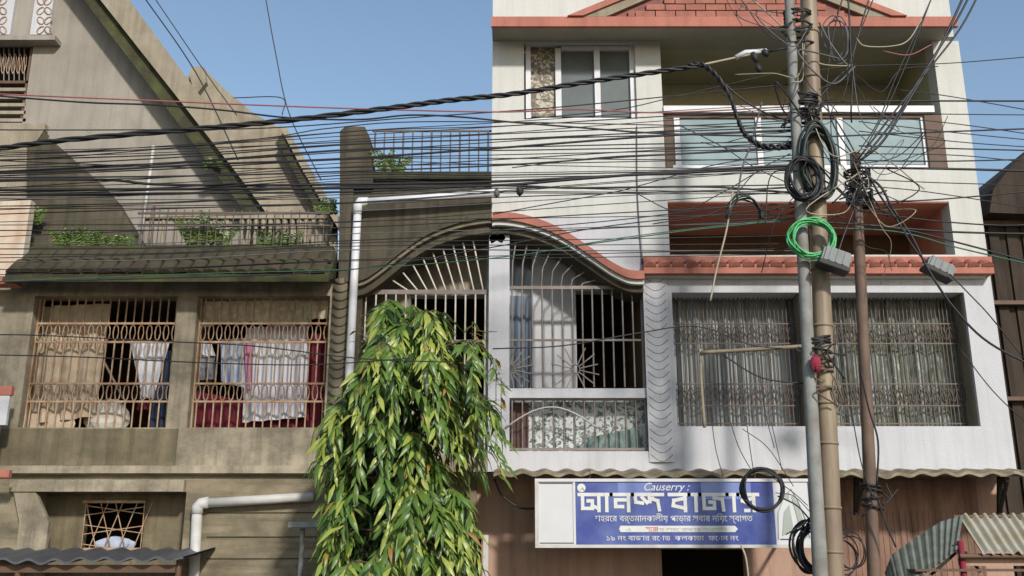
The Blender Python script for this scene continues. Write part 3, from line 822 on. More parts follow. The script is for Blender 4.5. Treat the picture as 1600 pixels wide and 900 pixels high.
# coral tile band
Yc = -.16
cb = part('coral_tile_band', MB().box(XK - .01, fx(1553, 420, Yc), Yc, -.002, fz(427, Yc), fz(412, Yc)), 'coral_paint', H2)
part('band_moulding', MB().box(XK, fx(1540, 430, -.08), -.08, -.003, fz(433, -.08), fz(426.5, -.08)), 'cream_paint', cb)
CT = tile_mesh('tile', 'coral_tile', .135, .17, .055)
ntl = 25
for i in range(ntl):
    x = XK + .06 + (fx(1545, 410, Yc) - XK - .08) * i / (ntl - 1)
    shared('tile', CT, (x, -.10, fz(411, -.14)), cb, (.62, random.uniform(-.08, .08), random.uniform(-.05, .05)))
tb = MB().box(XK, fx(1545, 410, 0), -.08, -.004, fz(411, -.05), fz(402, -.05))
part('tile_bed', tb, 'coral_paint', cb)
# loggia recess under the balcony
part('loggia_soffit', MB().box(logg[0] - .05, logg[1] + .05, .221, 1.2, logg[3], logg[3] + .1), 'red_soffit', H2)
part('loggia_back', MB().box(logg[0] - .05, logg[1] + .05, 1.2, 1.3, logg[2] - .3, logg[3] + .1), 'room_brown', H2)
part('loggia_side', MB().box(logg[1], logg[1] + .1, .221, 1.2, logg[2] - .3, logg[3]), 'red_soffit', H2)
part('loggia_side', MB().box(logg[0] - .1, logg[0], .221, 1.2, logg[2] - .3, logg[3]), 'red_soffit', H2)
part('loggia_reveal', MB().box(logg[0] + .001, logg[1] - .001, .012, .22, logg[3] - .012, logg[3] - .001), 'red_soffit', H2)
part('loggia_floor', MB().box(logg[0], logg[1], .221, 1.2, logg[2] - .3, logg[2] - .2), 'pavement_concrete', H2)
# top-floor balcony
part('balcony_ceiling', MB().box(balc[0] - .05, balc[1] + .05, .221, 1.2, zTop + .002, zTop + .1), 'olive_plaster', H2)
part('balcony_back_wall', MB().box(balc[0] - .05, balc[1] + .3, 1.15, 1.25, balc[2] - .05, zTop), 'olive_plaster', H2)
part('balcony_door', MB().box(2.3, 3.2, 1.09, 1.149, balc[2], zTop - .55), 'brown_wood', H2)
part('back_lintel', MB().box(balc[0], balc[1], 1.12, 1.149, zTop - .5, zTop - .003), 'olive_plaster', H2)
part('balcony_side', MB().box(balc[1], balc[1] + .1, .221, 1.14, balc[2], zTop), 'olive_plaster', H2)
part('balcony_side', MB().box(balc[0] - .1, balc[0], .221, 1.14, balc[2], zTop), 'olive_plaster', H2)
part('balcony_floor', MB().box(balc[0], balc[1], .221, 1.14, balc[2] - .06, balc[2] - .001), 'pavement_concrete', H2)
part('pilaster', MB().pbox(1039, 180, 1059, 262.5, .03, .20), 'brown_wood', H2)
part('pilaster', MB().pbox(1449, 180, 1476, 262.5, -.012, .16), 'brown_wood', H2)
br = part('balcony_railing', MB().pbox(1037, 165, 1460, 175, -.03, .12).pbox(1052, 258, 1456, 263, .02, .10), 'white_frame', H2)
part('under_rail', MB().pbox(1040, 175.2, 1456, 184, .02, .10), 'brown_wood', br)
posts = [1059, 1187, 1315, 1447]
for px in posts:
    part('post', MB().pbox(px - 4.5, 184, px + 4.5, 258, .02, .08), 'white_frame', br)
for a, b in zip(posts, posts[1:]):
    part('glass_panel', MB().pbox(a + 5, 185, b - 5, 257, .045, .055), 'rail_glass', br)
# top-floor window
wf = part('window', MB().box(winU[0] + .02, winU[0] + .08, .05, .12, winU[2], winU[3] - .03).box(winU[1] - .08, winU[1] - .002, .05, .12, winU[2], winU[3] - .03)
          .box(winU[0] + .08, winU[1] - .08, .05, .12, winU[2], winU[2] + .04).box(winU[0] + .45, winU[1] - .08, .05, .12, winU[3] - .09, winU[3] - .04)
          .pbox(868, 75, 877, 181, .049, .119).pbox(929, 75, 938, 181, .049, .119), 'white_frame', H2)
part('patterned_pane', MB().pbox(824, 66, 868, 182, .10, .112), 'floral_pane', wf)
part('pane', MB().pbox(877, 66, 929, 182, .10, .112), 'window_glass', wf)
part('pane', MB().pbox(938, 66, 990, 182, .10, .112), 'window_glass', wf)
part('window_back', MB().box(winU[0], winU[1], .215, .219, winU[2], zTop - .04), 'room_dark', wf)
# eave, gable, roof parapet
Ye = -.42
xE0, xE1 = fx(769, 40, Ye), fx(1492, 34, Ye)
zE = zTop + .06
part('eave_soffit', MB().box(xE0, xE1, Ye + .02, .22, zTop + .001, zE - .03), 'soffit_grey', H2)
part('eave_fascia', MB().box(xE0 - .01, xE1 + .02, Ye - .03, Ye + .019, fz(43, Ye), zE), 'coral_paint', H2)
part('eave_roof', MB().box(xE0 - .005, xE1 + .01, Ye + .0195, .24, zE - .029, zE - .004), 'coral_paint', H2)
print('EAVE', zTop, zE)
part('roof_parapet', MB().box(XW0, XR - .05, .0, .25, zE - .0035, fz(-90)), 'cream_paint', H2)
zg = zE - .002
gx0, gx1, gap_ = fx(900, 36, Ye), fx(1402, 36, Ye), None
gxc = (gx0 + gx1) / 2
gh = (gxc - gx0) * .40
gb = part('gable', MB().prism([(gx0 + .25, zg), (gx1 - .25, zg), (gxc, zg + gh - .06)], Ye + .02, -.005), 'gable_ground', H2)
for sgn, xa in ((1, gx0), (-1, gx1)):
    dx = (gxc - gx0) * sgn
    part('rafter', MB().prism([(xa + .08 * sgn, zg), (xa + .34 * sgn, zg), (xa + dx, zg + gh - .02), (xa + dx, zg + gh + .075)], Ye - .03, -.004), 'slab_concrete', gb)
    part('rafter_cap', MB().prism([(xa - .1 * sgn, zg), (xa + .08 * sgn, zg), (xa + dx, zg + gh + .075), (xa + dx, zg + gh + .15)], Ye - .06, -.003), 'coral_paint', gb)
BRK = {}
rowh = .085
for r in range(7):
    z = zg + .012 + r * rowh
    off = (z + rowh - zg) / .40
    a, b = gx0 + .36 + off, gx1 - .36 - off
    bw = .235
    x = gxc - math.ceil((gxc - a) / bw) * bw + (bw / 2 if r % 2 else 0)
    while x < b:
        x0, x1 = max(a, x), min(b, x + bw)
        if x1 - x0 > .06:
            kk = round(x1 - x0, 2)
            if kk not in BRK:
                BRK[kk] = MB().box(-(x1 - x0) / 2 + .006, (x1 - x0) / 2 - .006, -.03, 0, 0, rowh - .012).mesh('brick', 'coral_tile')
            shared('brick', BRK[kk], ((x0 + x1) / 2, Ye + .018 - random.uniform(0, .008), z), gb)
        x += bw
# ground floor of the arched house
zAw = fz(737)
part('shop_wall', MB().grid(fx(745, 800, .35), XR, .13, zB - .001, [(fx(1034, 880, .35), fx(1166, 880, .35), .13, fz(858, .35)), (fx(665, 880, .35), fx(752, 880, .35), .13, fz(842, .35))], .35, .5), 'shop_wall', H2)
part('old_shop_wall', MB().grid(fx(500, 800, .3), fx(745, 800, .35) - .002, .13, zB - .001, [(fx(676, 880, .3), fx(740, 880, .3), .13, fz(845, .3))], .30, .5), 'board_concrete', H2)
part('shop_interior', MB().box(-1.6, XR, 2.2, 2.3, .13, zB), 'room_dark', H2)
part('floor_slab', MB().box(fx(516, 740), XR, .22, .6, zB - .0005, zB + .06), 'pavement_concrete', H2)
mb = MB(); 
sh = part('rusty_shutter', MB().box(fx(1308, 800, .3), fx(1530, 800, .3), .30, .345, .13, fz(750, .3)), 'rust_shutter', H2)
SR = MB().box(-.010, .010, -.006, 0, 0, 2.9).mesh('rib', 'rust_shutter')
for i in range(24):
    x = fx(1308, 800, .3) + .03 + i * .0645
    shared('rib', SR, (x, .30, .14), sh)
gd = part('green_shutter', MB().box(fx(678, 880, .4), fx(740, 880, .4), .40, .44, .13, fz(846, .4)), 'shutter_green', H2)
for i in range(5):
    part('slat', MB().box(fx(678, 880, .4), fx(740, 880, .4), .385, .399, fz(862 + i * 9, .4), fz(856 + i * 9, .4)), 'shutter_green', gd)
part('door_post', MB().box(fx(755, 860, .1), fx(763, 860, .1), .1, .16, .13, fz(836, .1)), 'pvc_pipe', H2)
tag(part('tin_canopy', MB().corrugated(fx(772, 740, -.3), 6.4, (-.002, fz(734, 0)), (-.6, fz(739, -.6)), .235, .016, .03, wob=.010), 'tin_tan'), 'long tan corrugated canopy over the shop signboard', 'canopy')
for px in (1338, 1562):
    bk = MB().tube([at(px, 752, -.02), at(px + 12, 748, -.5)], .022, 6).tube([at(px, 800, -.02), at(px + 12, 750, -.5)], .022, 6).tube([at(px, 745, -.02), at(px, 805, -.02)], .03, 6)
    tag(part('canopy_bracket', bk, 'iron_black'), 'black iron bracket under the tan corrugated canopy', 'bracket', 'canopy brackets')
# white downpipe on the brown half
dw = thing('white_downpipe', 'white plastic downpipe turning along the brown parapet', 'pipe', at(552, 560, -.14))
part('horizontal_run', MB().tube([at(558, 316, -.16), at(660, 310, -.16), at(776, 301, -.16)], .042, 10), 'white_pipe', dw, True)
part('elbow', MB().tube([at(575, 315, -.16), at(562, 315, -.16), at(559, 320, -.16), at(558, 336, -.16)], .05, 10), 'white_pipe', dw, True)
part('vertical_run', MB().tube([at(559, 325, -.16), at(553, 440, -.16), at(546, 580, -.16), (fx(546, 580, -.16), -.16, 2.0)], .045, 10), 'white_pipe', dw, True)

# ================================================================== dark house on the right
N2 = thing('dark_timber_house', 'dark weathered timber house beyond the white corner', 'house', (6.6, 1.0, 0))
part('wall', MB().box(5.62, 10, .9, 4, 0, fz(330, .9)), 'dark_wall', N2)
part('roof', MB().pprism([(1546, 332), (1552, 296), (1578, 262), (1640, 205), (1760, 150), (1760, 340)], .55, 4), 'dark_wall', N2)
for i in range(9):
    x = 5.66 + i * .19 + random.uniform(-.03, .03)
    part('plank', MB().box(x, x + random.uniform(.1, .17), .875 - random.uniform(0, .012), .899, .1, fz(335, .9)), 'dark_wall', N2)
for py in (345, 470, 620):
    part('ledge', MB().box(5.62, 9, .78, .874, fz(py + 6, .8), fz(py, .8)), 'brown_wood', N2)

# ================================================================== SHOP SIGN
SY = -.62
sx0, sx1 = fx(836, 802, SY), fx(1271, 802, SY); sz0, sz1 = fz(856, SY), fz(748, SY)
SW, SH = sx1 - sx0, sz1 - sz0
sg = thing('shop_signboard', 'long blue and white shop signboard with Bengali lettering under the tin canopy', 'signboard', ((sx0 + sx1) / 2, SY, sz0))
def srect(u0, v0, u1, v1, y0, y1):
    return MB().box(sx0 + SW * u0, sx0 + SW * u1, SY + y0, SY + y1, sz0 + SH * v0, sz0 + SH * v1)
part('frame', srect(0, 0, 1, .045, -.015, .06), 'pvc_pipe', sg)
part('frame', srect(0, .955, 1, 1, -.015, .06), 'sign_white', sg)
part('frame', srect(0, .046, .012, .954, -.015, .06), 'pvc_pipe', sg)
part('frame', srect(.988, .046, 1, .954, -.015, .06), 'pvc_pipe', sg)
part('white_panel', srect(.0125, .0465, .142, .9535, 0, .05), 'sign_white', sg)
part('border', MB().box(sx0 + SW * .016, sx0 + SW * .138, SY - .003, SY - .001, sz0 + SH * .06, sz0 + SH * .075).box(sx0 + SW * .016, sx0 + SW * .138, SY - .003, SY - .001, sz0 + SH * .925, sz0 + SH * .94), 'sign_dark', sg)
part('blue_panel', srect(.1425, .0465, .86, .9535, 0, .05), 'sign_blue', sg)
part('faded_patch', srect(.60, .70, .78, .9535, -.002, -.0005), 'sign_blue_faded', sg)
part('faded_patch', srect(.30, .78, .42, .94, -.002, -.0005), 'sign_blue_faded', sg)
part('picture_panel', srect(.8605, .0465, .9875, .9535, 0, .05), 'sign_white', sg)
part('panel_divider', srect(.137, .0465, .1455, .9535, -.008, -.003), 'sign_white', sg)
# emblem disc
def disc(u, v, r, y0, mat, name, n=18):
    c = (sx0 + SW * u, sz0 + SH * v)
    return part(name, MB().prism([(c[0] + r * math.cos(2 * math.pi * i / n), c[1] + r * math.sin(2 * math.pi * i / n)) for i in range(n)], SY + y0, SY + y0 + .003), mat, sg)
disc(.168, .865, .042, -.006, 'sign_letter', 'emblem')
part('emblem_mark', MB().tube([(sx0 + SW * .171 - .02, SY - .008, sz0 + SH * .83), (sx0 + SW * .171, SY - .008, sz0 + SH * .87), (sx0 + SW * .171 + .02, SY - .008, sz0 + SH * .83)], .006, 4), 'sign_grey', sg)
# heading, drawn as block strokes
GLY = {
 'aa': (1.40, [[(0.02, .99), (1.40, .99)], [(.16, .95), (.16, .13), (.58, .13), (.58, .60), (.40, .60)], [(.58, .30), (.84, .12)], [(.86, .99), (.86, .0)], [(1.20, .99), (1.20, .0)]]),
 'na': (.92, [[(0, .99), (.92, .99)], [(.74, .99), (.74, 0)], [(.74, .66), (.18, .66), (.18, .24), (.48, .24)]]),
 'nda': (1.30, [[(0, .99), (1.30, .99)], [(.12, .78), (.14, .52), (.42, .46)], [(.42, .80), (.62, .50), (.88, .74)], [(.72, .95), (.74, .55)], [(.84, .72), (1.08, .60), (1.14, .05)]]),
 'ba': (.84, [[(0, .99), (.84, .99)], [(.66, .99), (.66, 0)], [(.66, .76), (.18, .62), (.14, .30), (.66, .13)]]),
 'a': (.46, [[(0, .99), (.46, .99)], [(.28, .99), (.28, 0)]]),
 'ja': (1.16, [[(0, .99), (1.16, .99)], [(.16, .92), (.16, .13), (.60, .13), (.60, .52), (.42, .52)], [(.60, .78), (.94, .70), (.98, .04)]]),
 'ra': (.84, [[(0, .99), (.84, .99)], [(.66, .99), (.66, 0)], [(.66, .76), (.18, .60), (.66, .24)], [(.30, .0), (.42, .0)]]),
}
def stroke(mb, pts, w, y, ox, oz, kx, kz):
    P = [Vector((ox + x * kx, 0, oz + z * kz)) for x, z in pts]
    for si, (a, b) in enumerate(zip(P, P[1:])):
        d = (b - a).normalized(); n_ = Vector((-d.z, 0, d.x)) * w / 2
        a2, b2 = a - d * w / 2, b + d * w / 2
        q = [a2 - n_, b2 - n_, b2 + n_, a2 + n_]
        mb.face([(p.x, y - .00025 * si, p.z) for p in q])
def heading(word, u0, v0, width, h):
    tot = sum(GLY[g_][0] for g_ in word)
    kx = width / tot; ox = sx0 + SW * u0; oz = sz0 + SH * v0
    for i, g_ in enumerate(word):
        mb = MB()
        for q, st in enumerate(GLY[g_][1]):
            stroke(mb, st, .034, SY - .004 - .0013 * q, ox, oz, kx, h)
        part('letter', mb, 'sign_letter', sg)
        ox += GLY[g_][0] * kx
heading(['aa', 'na', 'nda'], .158, .535, SW * .302, SH * .235)
heading(['ba', 'a', 'ja', 'a', 'ra'], .485, .535, SW * .318, SH * .235)
def text(name, body, u, v, h, width, mat, y=-.004, slant=0):
    c = bpy.data.curves.new('lettering', 'FONT'); c.body = body; c.shear = slant
    o = bpy.data.objects.new('lettering', c); COL.objects.link(o)
    bpy.context.view_layer.update()
    me = bpy.data.meshes.new_from_object(o.evaluated_get(bpy.context.evaluated_depsgraph_get()))
    bpy.data.objects.remove(o); bpy.data.curves.remove(c)
    xs = [q.co.x for q in me.vertices]; ys = [q.co.y for q in me.vertices]
    if not xs: return
    kx = width / (max(xs) - min(xs)); ky = h / (max(ys) - min(ys))
    x0, y0 = min(xs), min(ys)
    for q in me.vertices:
        q.co = Vector(((q.co.x - x0) * kx, 0, (q.co.y - y0) * ky))
    me.materials.clear(); me.materials.append(M[mat])
    link(name, me, Vector((sx0 + SW * u, SY + y, sz0 + SH * v)), sg)
text('script_line', 'Causerry :', .395, .79, SH * .15, SW * .165, 'sign_letter', slant=.35)
text('second_line', 'শহরের বর্তমানকালীয় পাড়ার সবার নিয়ে স্বাগত', .215, .345, SH * .15, SW * .565, 'sign_letter')
part('strip', MB().prism([(sx0 + SW * u, sz0 + SH * v) for u, v in [(.305, .225), (.30, .27), (.305, .315), (.715, .315), (.725, .27), (.715, .225)]], SY - .005, SY - .001), 'sign_letter', sg)
text('strip_text', 'এ           কম দামে বাজার সারাদিন', .325, .235, SH * .065, SW * .36, 'sign_grey', -.0075)
text('strip_mark', 'সেরা', .395, .23, SH * .075, SW * .045, 'sign_red', -.008)
text('address_line', '১৯ নং বাজার রোড  কলকাতা  ফোন নং', .255, .10, SH * .075, SW * .47, 'sign_letter')
part('leaf_mark', MB().prism([(sx0 + SW * u, sz0 + SH * v) for u, v in [(.882, .17), (.895, .52), (.915, .62), (.925, .24)]], SY - .006, SY - .002), 'sign_grey', sg)
part('leaf_mark', MB().prism([(sx0 + SW * u, sz0 + SH * v) for u, v in [(.925, .74), (.938, .78), (.975, .16), (.955, .10)]], SY - .006, SY - .002), 'sign_grey', sg)
part('leaf_mark', MB().prism([(sx0 + SW * u, sz0 + SH * v) for u, v in [(.895, .70), (.905, .78), (.92, .82), (.915, .68)]], SY - .006, SY - .002), 'sign_grey', sg)
part('caption', MB().box(sx0 + SW * .875, sx0 + SW * .925, SY - .006, SY - .002, sz0 + SH * .115, sz0 + SH * .13), 'sign_dark', sg)
part('leaf_outline', MB().tube([(sx0 + SW * u, SY - .006, sz0 + SH * v) for u, v in [(.868, .12), (.873, .5), (.9, .75), (.925, .85), (.945, .7), (.97, .4), (.98, .14)]], .004, 4), 'sign_grey', sg)
for u in (.2, .8):
    rod('hanger', (sx0 + SW * u, SY + .03, sz1 + .001), (sx0 + SW * u, SY + .03, fz(738, -.6) + .02), .012, 'iron_black', sg)
rod('brace', (sx0 + .1, SY + .06, sz0 + .1), (sx0 + .1, .34, sz0 + .1), .02, 'iron_black', sg)
rod('brace', (sx1 - .1, SY + .06, sz0 + .1), (sx1 - .1, .34, sz0 + .1), .02, 'iron_black', sg)

# ================================================================== STALL at the lower right
st = thing('street_stall', 'street stall with a pale corrugated roof and red post', 'stall', (4.6, -2.0, 0))
Ys = -2.0
def slant_sheet(name, quad, mat, waves, amp, parent, th=.012):
    # quad world corners: tl, tr, br, bl ; waves run along top edge
    mb = MB(); N = waves * 8
    nrm = (quad[1] - quad[0]).cross(quad[3] - quad[0]).normalized()
    T, B = [], []
    for i in range(N + 1):
        u = i / N
        w = nrm * amp * math.sin(u * waves * 2 * math.pi)
        T.append(quad[0].lerp(quad[1], u) + w); B.append(quad[3].lerp(quad[2], u) + w)
    for i in range(N):
        mb.face([B[i], B[i + 1], T[i + 1], T[i]])
        k2 = nrm * th
        mb.face([T[i] + k2, T[i + 1] + k2, B[i + 1] + k2, B[i] + k2])
        mb.face([B[i], B[i] + k2, B[i + 1] + k2, B[i + 1]])
        mb.face([T[i], T[i + 1], T[i + 1] + k2, T[i] + k2])
    return part(name, mb, mat, parent, True)
slant_sheet('corrugated_sheet', [at(1497, 804, -1.7), at(1720, 803, -1.7), at(1760, 862, -2.3), at(1534, 862, -2.3)], 'tin_cream', 15, .017, st)
rod('ridge_pole', at(1490, 808, -1.72), at(1720, 806, -1.72), .02, 'brown_wood', st)
rod('front_pole', at(1500, 869, -2.25), at(1760, 869, -2.25), .022, 'brown_wood', st)
part('fascia_board', MB().pbox(1500, 872, 1760, 884, -2.2, -2.17), 'shop_wall', st)
part('counter_board', MB().pbox(1430, 889, 1760, 893, -2.25, -2.0), 'brown_wood', st)
rod('red_post', (fx(1502, 880, -2.2), -2.2, 0), at(1500, 845, -2.2), .028, 'cloth_crimson', st)
rod('post', (fx(1590, 880, -1.75), -1.75, 0), at(1590, 806, -1.75), .025, 'brown_wood', st)
rod('strut', at(1455, 898, -2.1), at(1500, 858, -2.1), .014, 'iron_black', st)
rod('strut', at(1532, 894, -2.1), at(1508, 862, -2.1), .014, 'iron_black', st)
tp2 = MB(); N = 40; Q = []
for i in range(N + 1):
    u = i / N
    top = [(1383, 896), (1394, 868), (1430, 842), (1470, 816), (1505, 806)]
    bot = [(1392, 925), (1405, 918), (1440, 900), (1470, 880), (1496, 858)]
    def ev(L):
        t = u * (len(L) - 1); k_ = min(int(t), len(L) - 2); f_ = t - k_
        return (L[k_][0] * (1 - f_) + L[k_ + 1][0] * f_, L[k_][1] * (1 - f_) + L[k_ + 1][1] * f_)
    w = .016 * math.sin(u * 13 * 2 * math.pi)
    a = ev(top); b = ev(bot)
    Q.append((at(a[0], a[1], -1.75 + w), at(b[0], b[1], -2.25 + w)))
for i in range(N):
    tp2.face([Q[i][1], Q[i + 1][1], Q[i + 1][0], Q[i][0]])
    k2 = Vector((0, .012, .006))
    tp2.face([Q[i][0] + k2, Q[i + 1][0] + k2, Q[i + 1][1] + k2, Q[i][1] + k2])
    tp2.face([Q[i][0], Q[i + 1][0], Q[i + 1][0] + k2, Q[i][0] + k2])
part('curved_sheet', tp2, 'tarp_green', st, True, label='grey-green ribbed sheet curving down from the stall ridge')

# ================================================================== POLES
PY = -2.2
def pole(name, label, p_top, p_bot_px, r0, r1, mat, Y, rings=None, n=12, ext=.9):
    a = at(*p_top, Y); b = at(*p_bot_px, Y)
    d = (a - b); t = (0.0 - b.z) / d.z
    base = b + d * t
    up = a + d.normalized() * ext
    th = thing(name, label, 'pole', base)
    N = 24; pts = [base.lerp(up, i / N) for i in range(N + 1)]
    part('shaft', MB().tube(pts, r0, n, rs=[r1 + (r0 - r1) * i / N + random.uniform(-.002, .002) for i in range(N + 1)]), mat, th, True)
    if rings:
        for py in rings:
            s = (py - p_bot_px[1]) / (p_top[1] - p_bot_px[1])
            c = b + d * s
            rr_ = r1 + (r0 - r1) * .5 + .008
            part('node_ring', MB().tube([c - d.normalized() * .012, c + d.normalized() * .012], rr_, n), mat, th, True)
    return th
bp = pole('bamboo_pole', 'thick tan bamboo utility pole wrapped with cable coils', (1263, 0), (1303, 900), .074, .086, 'bamboo', PY, [60, 140, 330, 458, 545, 660, 718, 808, 868])
sp = pole('steel_pole', 'grey steel pole bound against the bamboo utility pole', (1233, 0), (1282, 900), .042, .068, 'steel_pole', PY - .06)
rp = pole('rusty_pole', 'thinner rusty brown pole standing apart from the bamboo pole', (1336, 245), (1366, 900), .046, .062, 'rust_pole', PY + .2, ext=.03)
# lashings
def lashing(px, py, Y, w, n, mat, label, name='lashing', hgt=.1):
    c = at(px, py, Y); mb = MB()
    for i in range(n):
        z = c.z + random.uniform(-hgt, hgt); t = random.uniform(-.25, .25)
        mb.tube([Vector((c.x + w * math.cos(a), c.y + w * .8 * math.sin(a), z + t * w * math.cos(a))) for a in [2 * math.pi * q / 10 for q in range(10)]], .011, 5, closed=True)
    for i in range(n):
        a = random.uniform(0, 6.28)
        p0 = c + Vector((w * math.cos(a), -w * abs(math.sin(a)), random.uniform(-.05, .05)))
        mb.tube(smooth_line([p0, p0 + Vector((random.uniform(-.08, .08), -.03, -.05)), p0 + Vector((random.uniform(-.15, .15), 0, random.uniform(-.25, .1)))], 4), .008, 5)
    return tag(part(name, mb, mat, None, True), label, 'binding')
lashing(1276, 548, PY - .02, .13, 6, 'cable_black', 'black wire lashing binding the steel and bamboo poles')
lashing(1282, 600, PY - .02, .12, 4, 'rust_pole', 'brown rope lashing below the crimson cloth knot', hgt=.14)
lashing(1258, 175, PY - .02, .13, 8, 'cable_black', 'tangled wire lashing where the two poles reach the balcony rail', hgt=.16)
lashing(1248, 45, PY - .02, .13, 6, 'iron_black', 'black clamp wires binding the pole tops', hgt=.2)
lashing(1342, 300, PY + .2, .12, 12, 'cable_black', 'dense cable tangle at the head of the rusty pole', 'cable_tangle', hgt=.22)
lashing(1362, 775, PY + .2, .09, 4, 'iron_black', 'black wire clamp low on the rusty pole')
blob('cloth_knot', 'crimson cloth knotted round the lashed poles', 'cloth', at(1275, 568, PY - .17), .05, .04, .07, 'cloth_crimson', 4)
# bamboo arm tied to the poles, with hanging stem
arm = thing('bamboo_stick', 'dry bamboo stick tied crosswise to the poles before the grilled window', 'stick', at(1270, 542, PY - .1))
part('arm', MB().tube(smooth_line([at(1272, 540, PY - .09), at(1180, 546, PY + .1), at(1096, 551, PY + .3)], 6), .018, 7), 'wood_stick', arm, True)
part('stem', MB().tube(smooth_line([at(1094, 545, PY + .32), at(1096, 600, PY + .32), at(1101, 668, PY + .32)], 5), .014, 7, rs=None), 'wood_stick', arm, True)
# coils
def coil(name, label, px, py, Y, rx, rz, n, r, mat, tilt=0.0, arc=(0, 360), spread=.025, wr=.02, cat='cable coil'):
    c = at(px, py, Y); mb = MB()
    for i in range(n):
        ox, oy, oz = (random.uniform(-spread, spread) for _ in range(3))
        kx, kz = 1 + random.uniform(-.07, .07), 1 + random.uniform(-.07, .07)
        ph = random.uniform(0, 6)
        pts = []
        full = arc[1] - arc[0] >= 360
        N = 30
        for q in range(N if full else N + 1):
            a = math.radians(arc[0] + (arc[1] - arc[0]) * q / N)
            p = Vector((ox + rx * kx * math.cos(a) + wr * .3 * math.sin(3 * a + ph), oy + .03 * math.sin(2 * a + ph) + math.sin(a) * tilt, oz + rz * kz * math.sin(a) + wr * .3 * math.cos(2 * a + ph)))
            pts.append(c + p)
        mb.tube(pts, r, 5, closed=full)
    return tag(part(name, mb, mat, None, True), label, cat)
coil('cable_coil', 'bulky black cable coil hung upright around the bamboo pole', 1280, 253, PY - .14, .145, .33, 12, .013, 'coil_black', spread=.032)
coil('cable_coil', 'smaller black cable coil beside the bulky one, round the steel pole', 1256, 278, PY - .22, .14, .19, 7, .013, 'cable_black', spread=.026)
coil('cable_coil', 'bright green cable coil hung on the bamboo pole', 1271, 373, PY - .2, .19, .165, 11, .0085, 'coil_green', spread=.028)
coil('cable_coil', 'loose black cable loop hanging before the shop sign', 1191, 765, PY, .17, .17, 7, .009, 'cable_black', spread=.014)
coil('cable_coil', 'dark arched cable loop hanging in front of the red recess', 1164, 340, PY, .155, .20, 4, .009, 'coil_black', arc=(0, 180), spread=.012)
coil('cable_coil', 'messy black cable coil low behind the steel pole', 1272, 855, PY + .12, .14, .20, 9, .010, 'cable_black', spread=.05)
coil('cable_coil', 'loose wire loops low between the bamboo and rusty poles', 1325, 862, PY + .1, .12, .14, 5, .006, 'cable_black', spread=.05)
coil('cable_coil', 'fine grey wire loops hung beside the bamboo pole top', 1310, 60, PY + .05, .10, .22, 4, .006, 'cable_grey', spread=.04)
# splice boxes
def splice(label, p0, p1, w, h, Y):
    a, b = at(*p0, Y), at(*p1, Y)
    th = thing('splice_box', label, 'splice box', (a + b) / 2)
    ax = (b - a).normalized(); L = (b - a).length
    q = ax.to_track_quat('X', 'Z').to_matrix().to_4x4()
    c = (a + b) / 2
    def bx(name, l0, l1, y0, y1, z0, z1, mat, bev=.012):
        bm = bmesh.new()
        bmesh.ops.create_cube(bm, size=1)
        for v in bm.verts:
            v.co = Vector((l0 + (l1 - l0) * (v.co.x + .5), y0 + (y1 - y0) * (v.co.y + .5), z0 + (z1 - z0) * (v.co.z + .5)))
        bmesh.ops.bevel(bm, geom=bm.edges[:], offset=bev, segments=2, affect='EDGES')
        bm.transform(q)
        me = bpy.data.meshes.new(name); bm.to_mesh(me); bm.free(); me.materials.append(M[mat])
        link(name, me, c, th)
    bx('body', -L / 2, L / 2, -w / 2, w / 2, -h / 2, h / 2, 'plastic_grey', .018)
    bx('seam', -L / 2 - .012, L / 2 + .012, -w / 2 - .012, w / 2 + .012, -h / 2 - .03, -h / 2 + .012, 'iron_black', .005)
    for i in range(3):
        x = -L / 4 + L / 4 * i
        bx('rib', x - .008, x + .008, -w / 2 - .008, -w / 2 + .003, -h / 2 + .02, h / 2 - .01, 'plastic_grey', .002)
splice('grey splice box tied under the green cable coil', (1283, 397), (1326, 412), .14, .15, PY - .22)
splice('dark grey splice box hung on the cable beyond the rusty pole', (1448, 408), (1488, 428), .12, .12, PY + .1)
# insulator bracket
ib = thing('insulator_bracket', 'white insulator bracket where the heavy twisted cable is anchored', 'insulator', at(1170, 90, PY))
part('clamp', MB().tube([at(1150, 90, PY), at(1165, 82, PY), at(1198, 80, PY)], .026, 6), 'white_frame', ib, True)
for a, b in (((1176, 82), (1182, 98)), ((1182, 100), (1188, 114)), ((1192, 78), (1200, 88))):
    part('insulator', MB().tube([at(*a, PY - .02), at((a[0] + b[0]) / 2, (a[1] + b[1]) / 2, PY - .02), at(*b, PY - .02)], .03, 8, rs=[.018, .036, .018]), 'iron_black', ib, True)
part('tie_rod', MB().tube([at(1195, 82, PY), at(1236, 74, PY - .06)], .01, 6), 'iron_black', ib, True)

# ================================================================== WIRES
def wire(pts, r, mat, label, group=None, Y=PY, name='overhead_cable', strands=0):
    wp = []
    for p in pts:
        yy = p[2] if len(p) > 2 else Y
        wp.append(at(p[0], p[1], yy))
    L = smooth_line(wp, 7)
    mb = MB()
    if strands:
        L = smooth_line(wp, 40)
        for s_ in range(strands):
            Q = []
            for i, p in enumerate(L):
                a = i * .20 + 2 * math.pi * s_ / strands
                Q.append(p + Vector((0, math.cos(a), math.sin(a))) * r * 1.0)
            mb.tube(Q, r * .92, 6)
    else:
        mb.tube(L, r, 5)
    return tag(part(name, mb, mat, None, True), label, 'cable', group)
wire([(-30, 236), (100, 219), (300, 202), (450, 188), (600, 170), (700, 157), (800, 147), (900, 131), (1000, 116), (1090, 103)], .0145, 'cable_black', 'heavy twisted black cable crossing in front of both houses', strands=3, name='twisted_cable')
wire([(1090, 103), (1170, 86), (1190, 83)], .012, 'cable_tan', 'tan stay wire from the twisted cable to the insulator bracket', name='stay_wire')
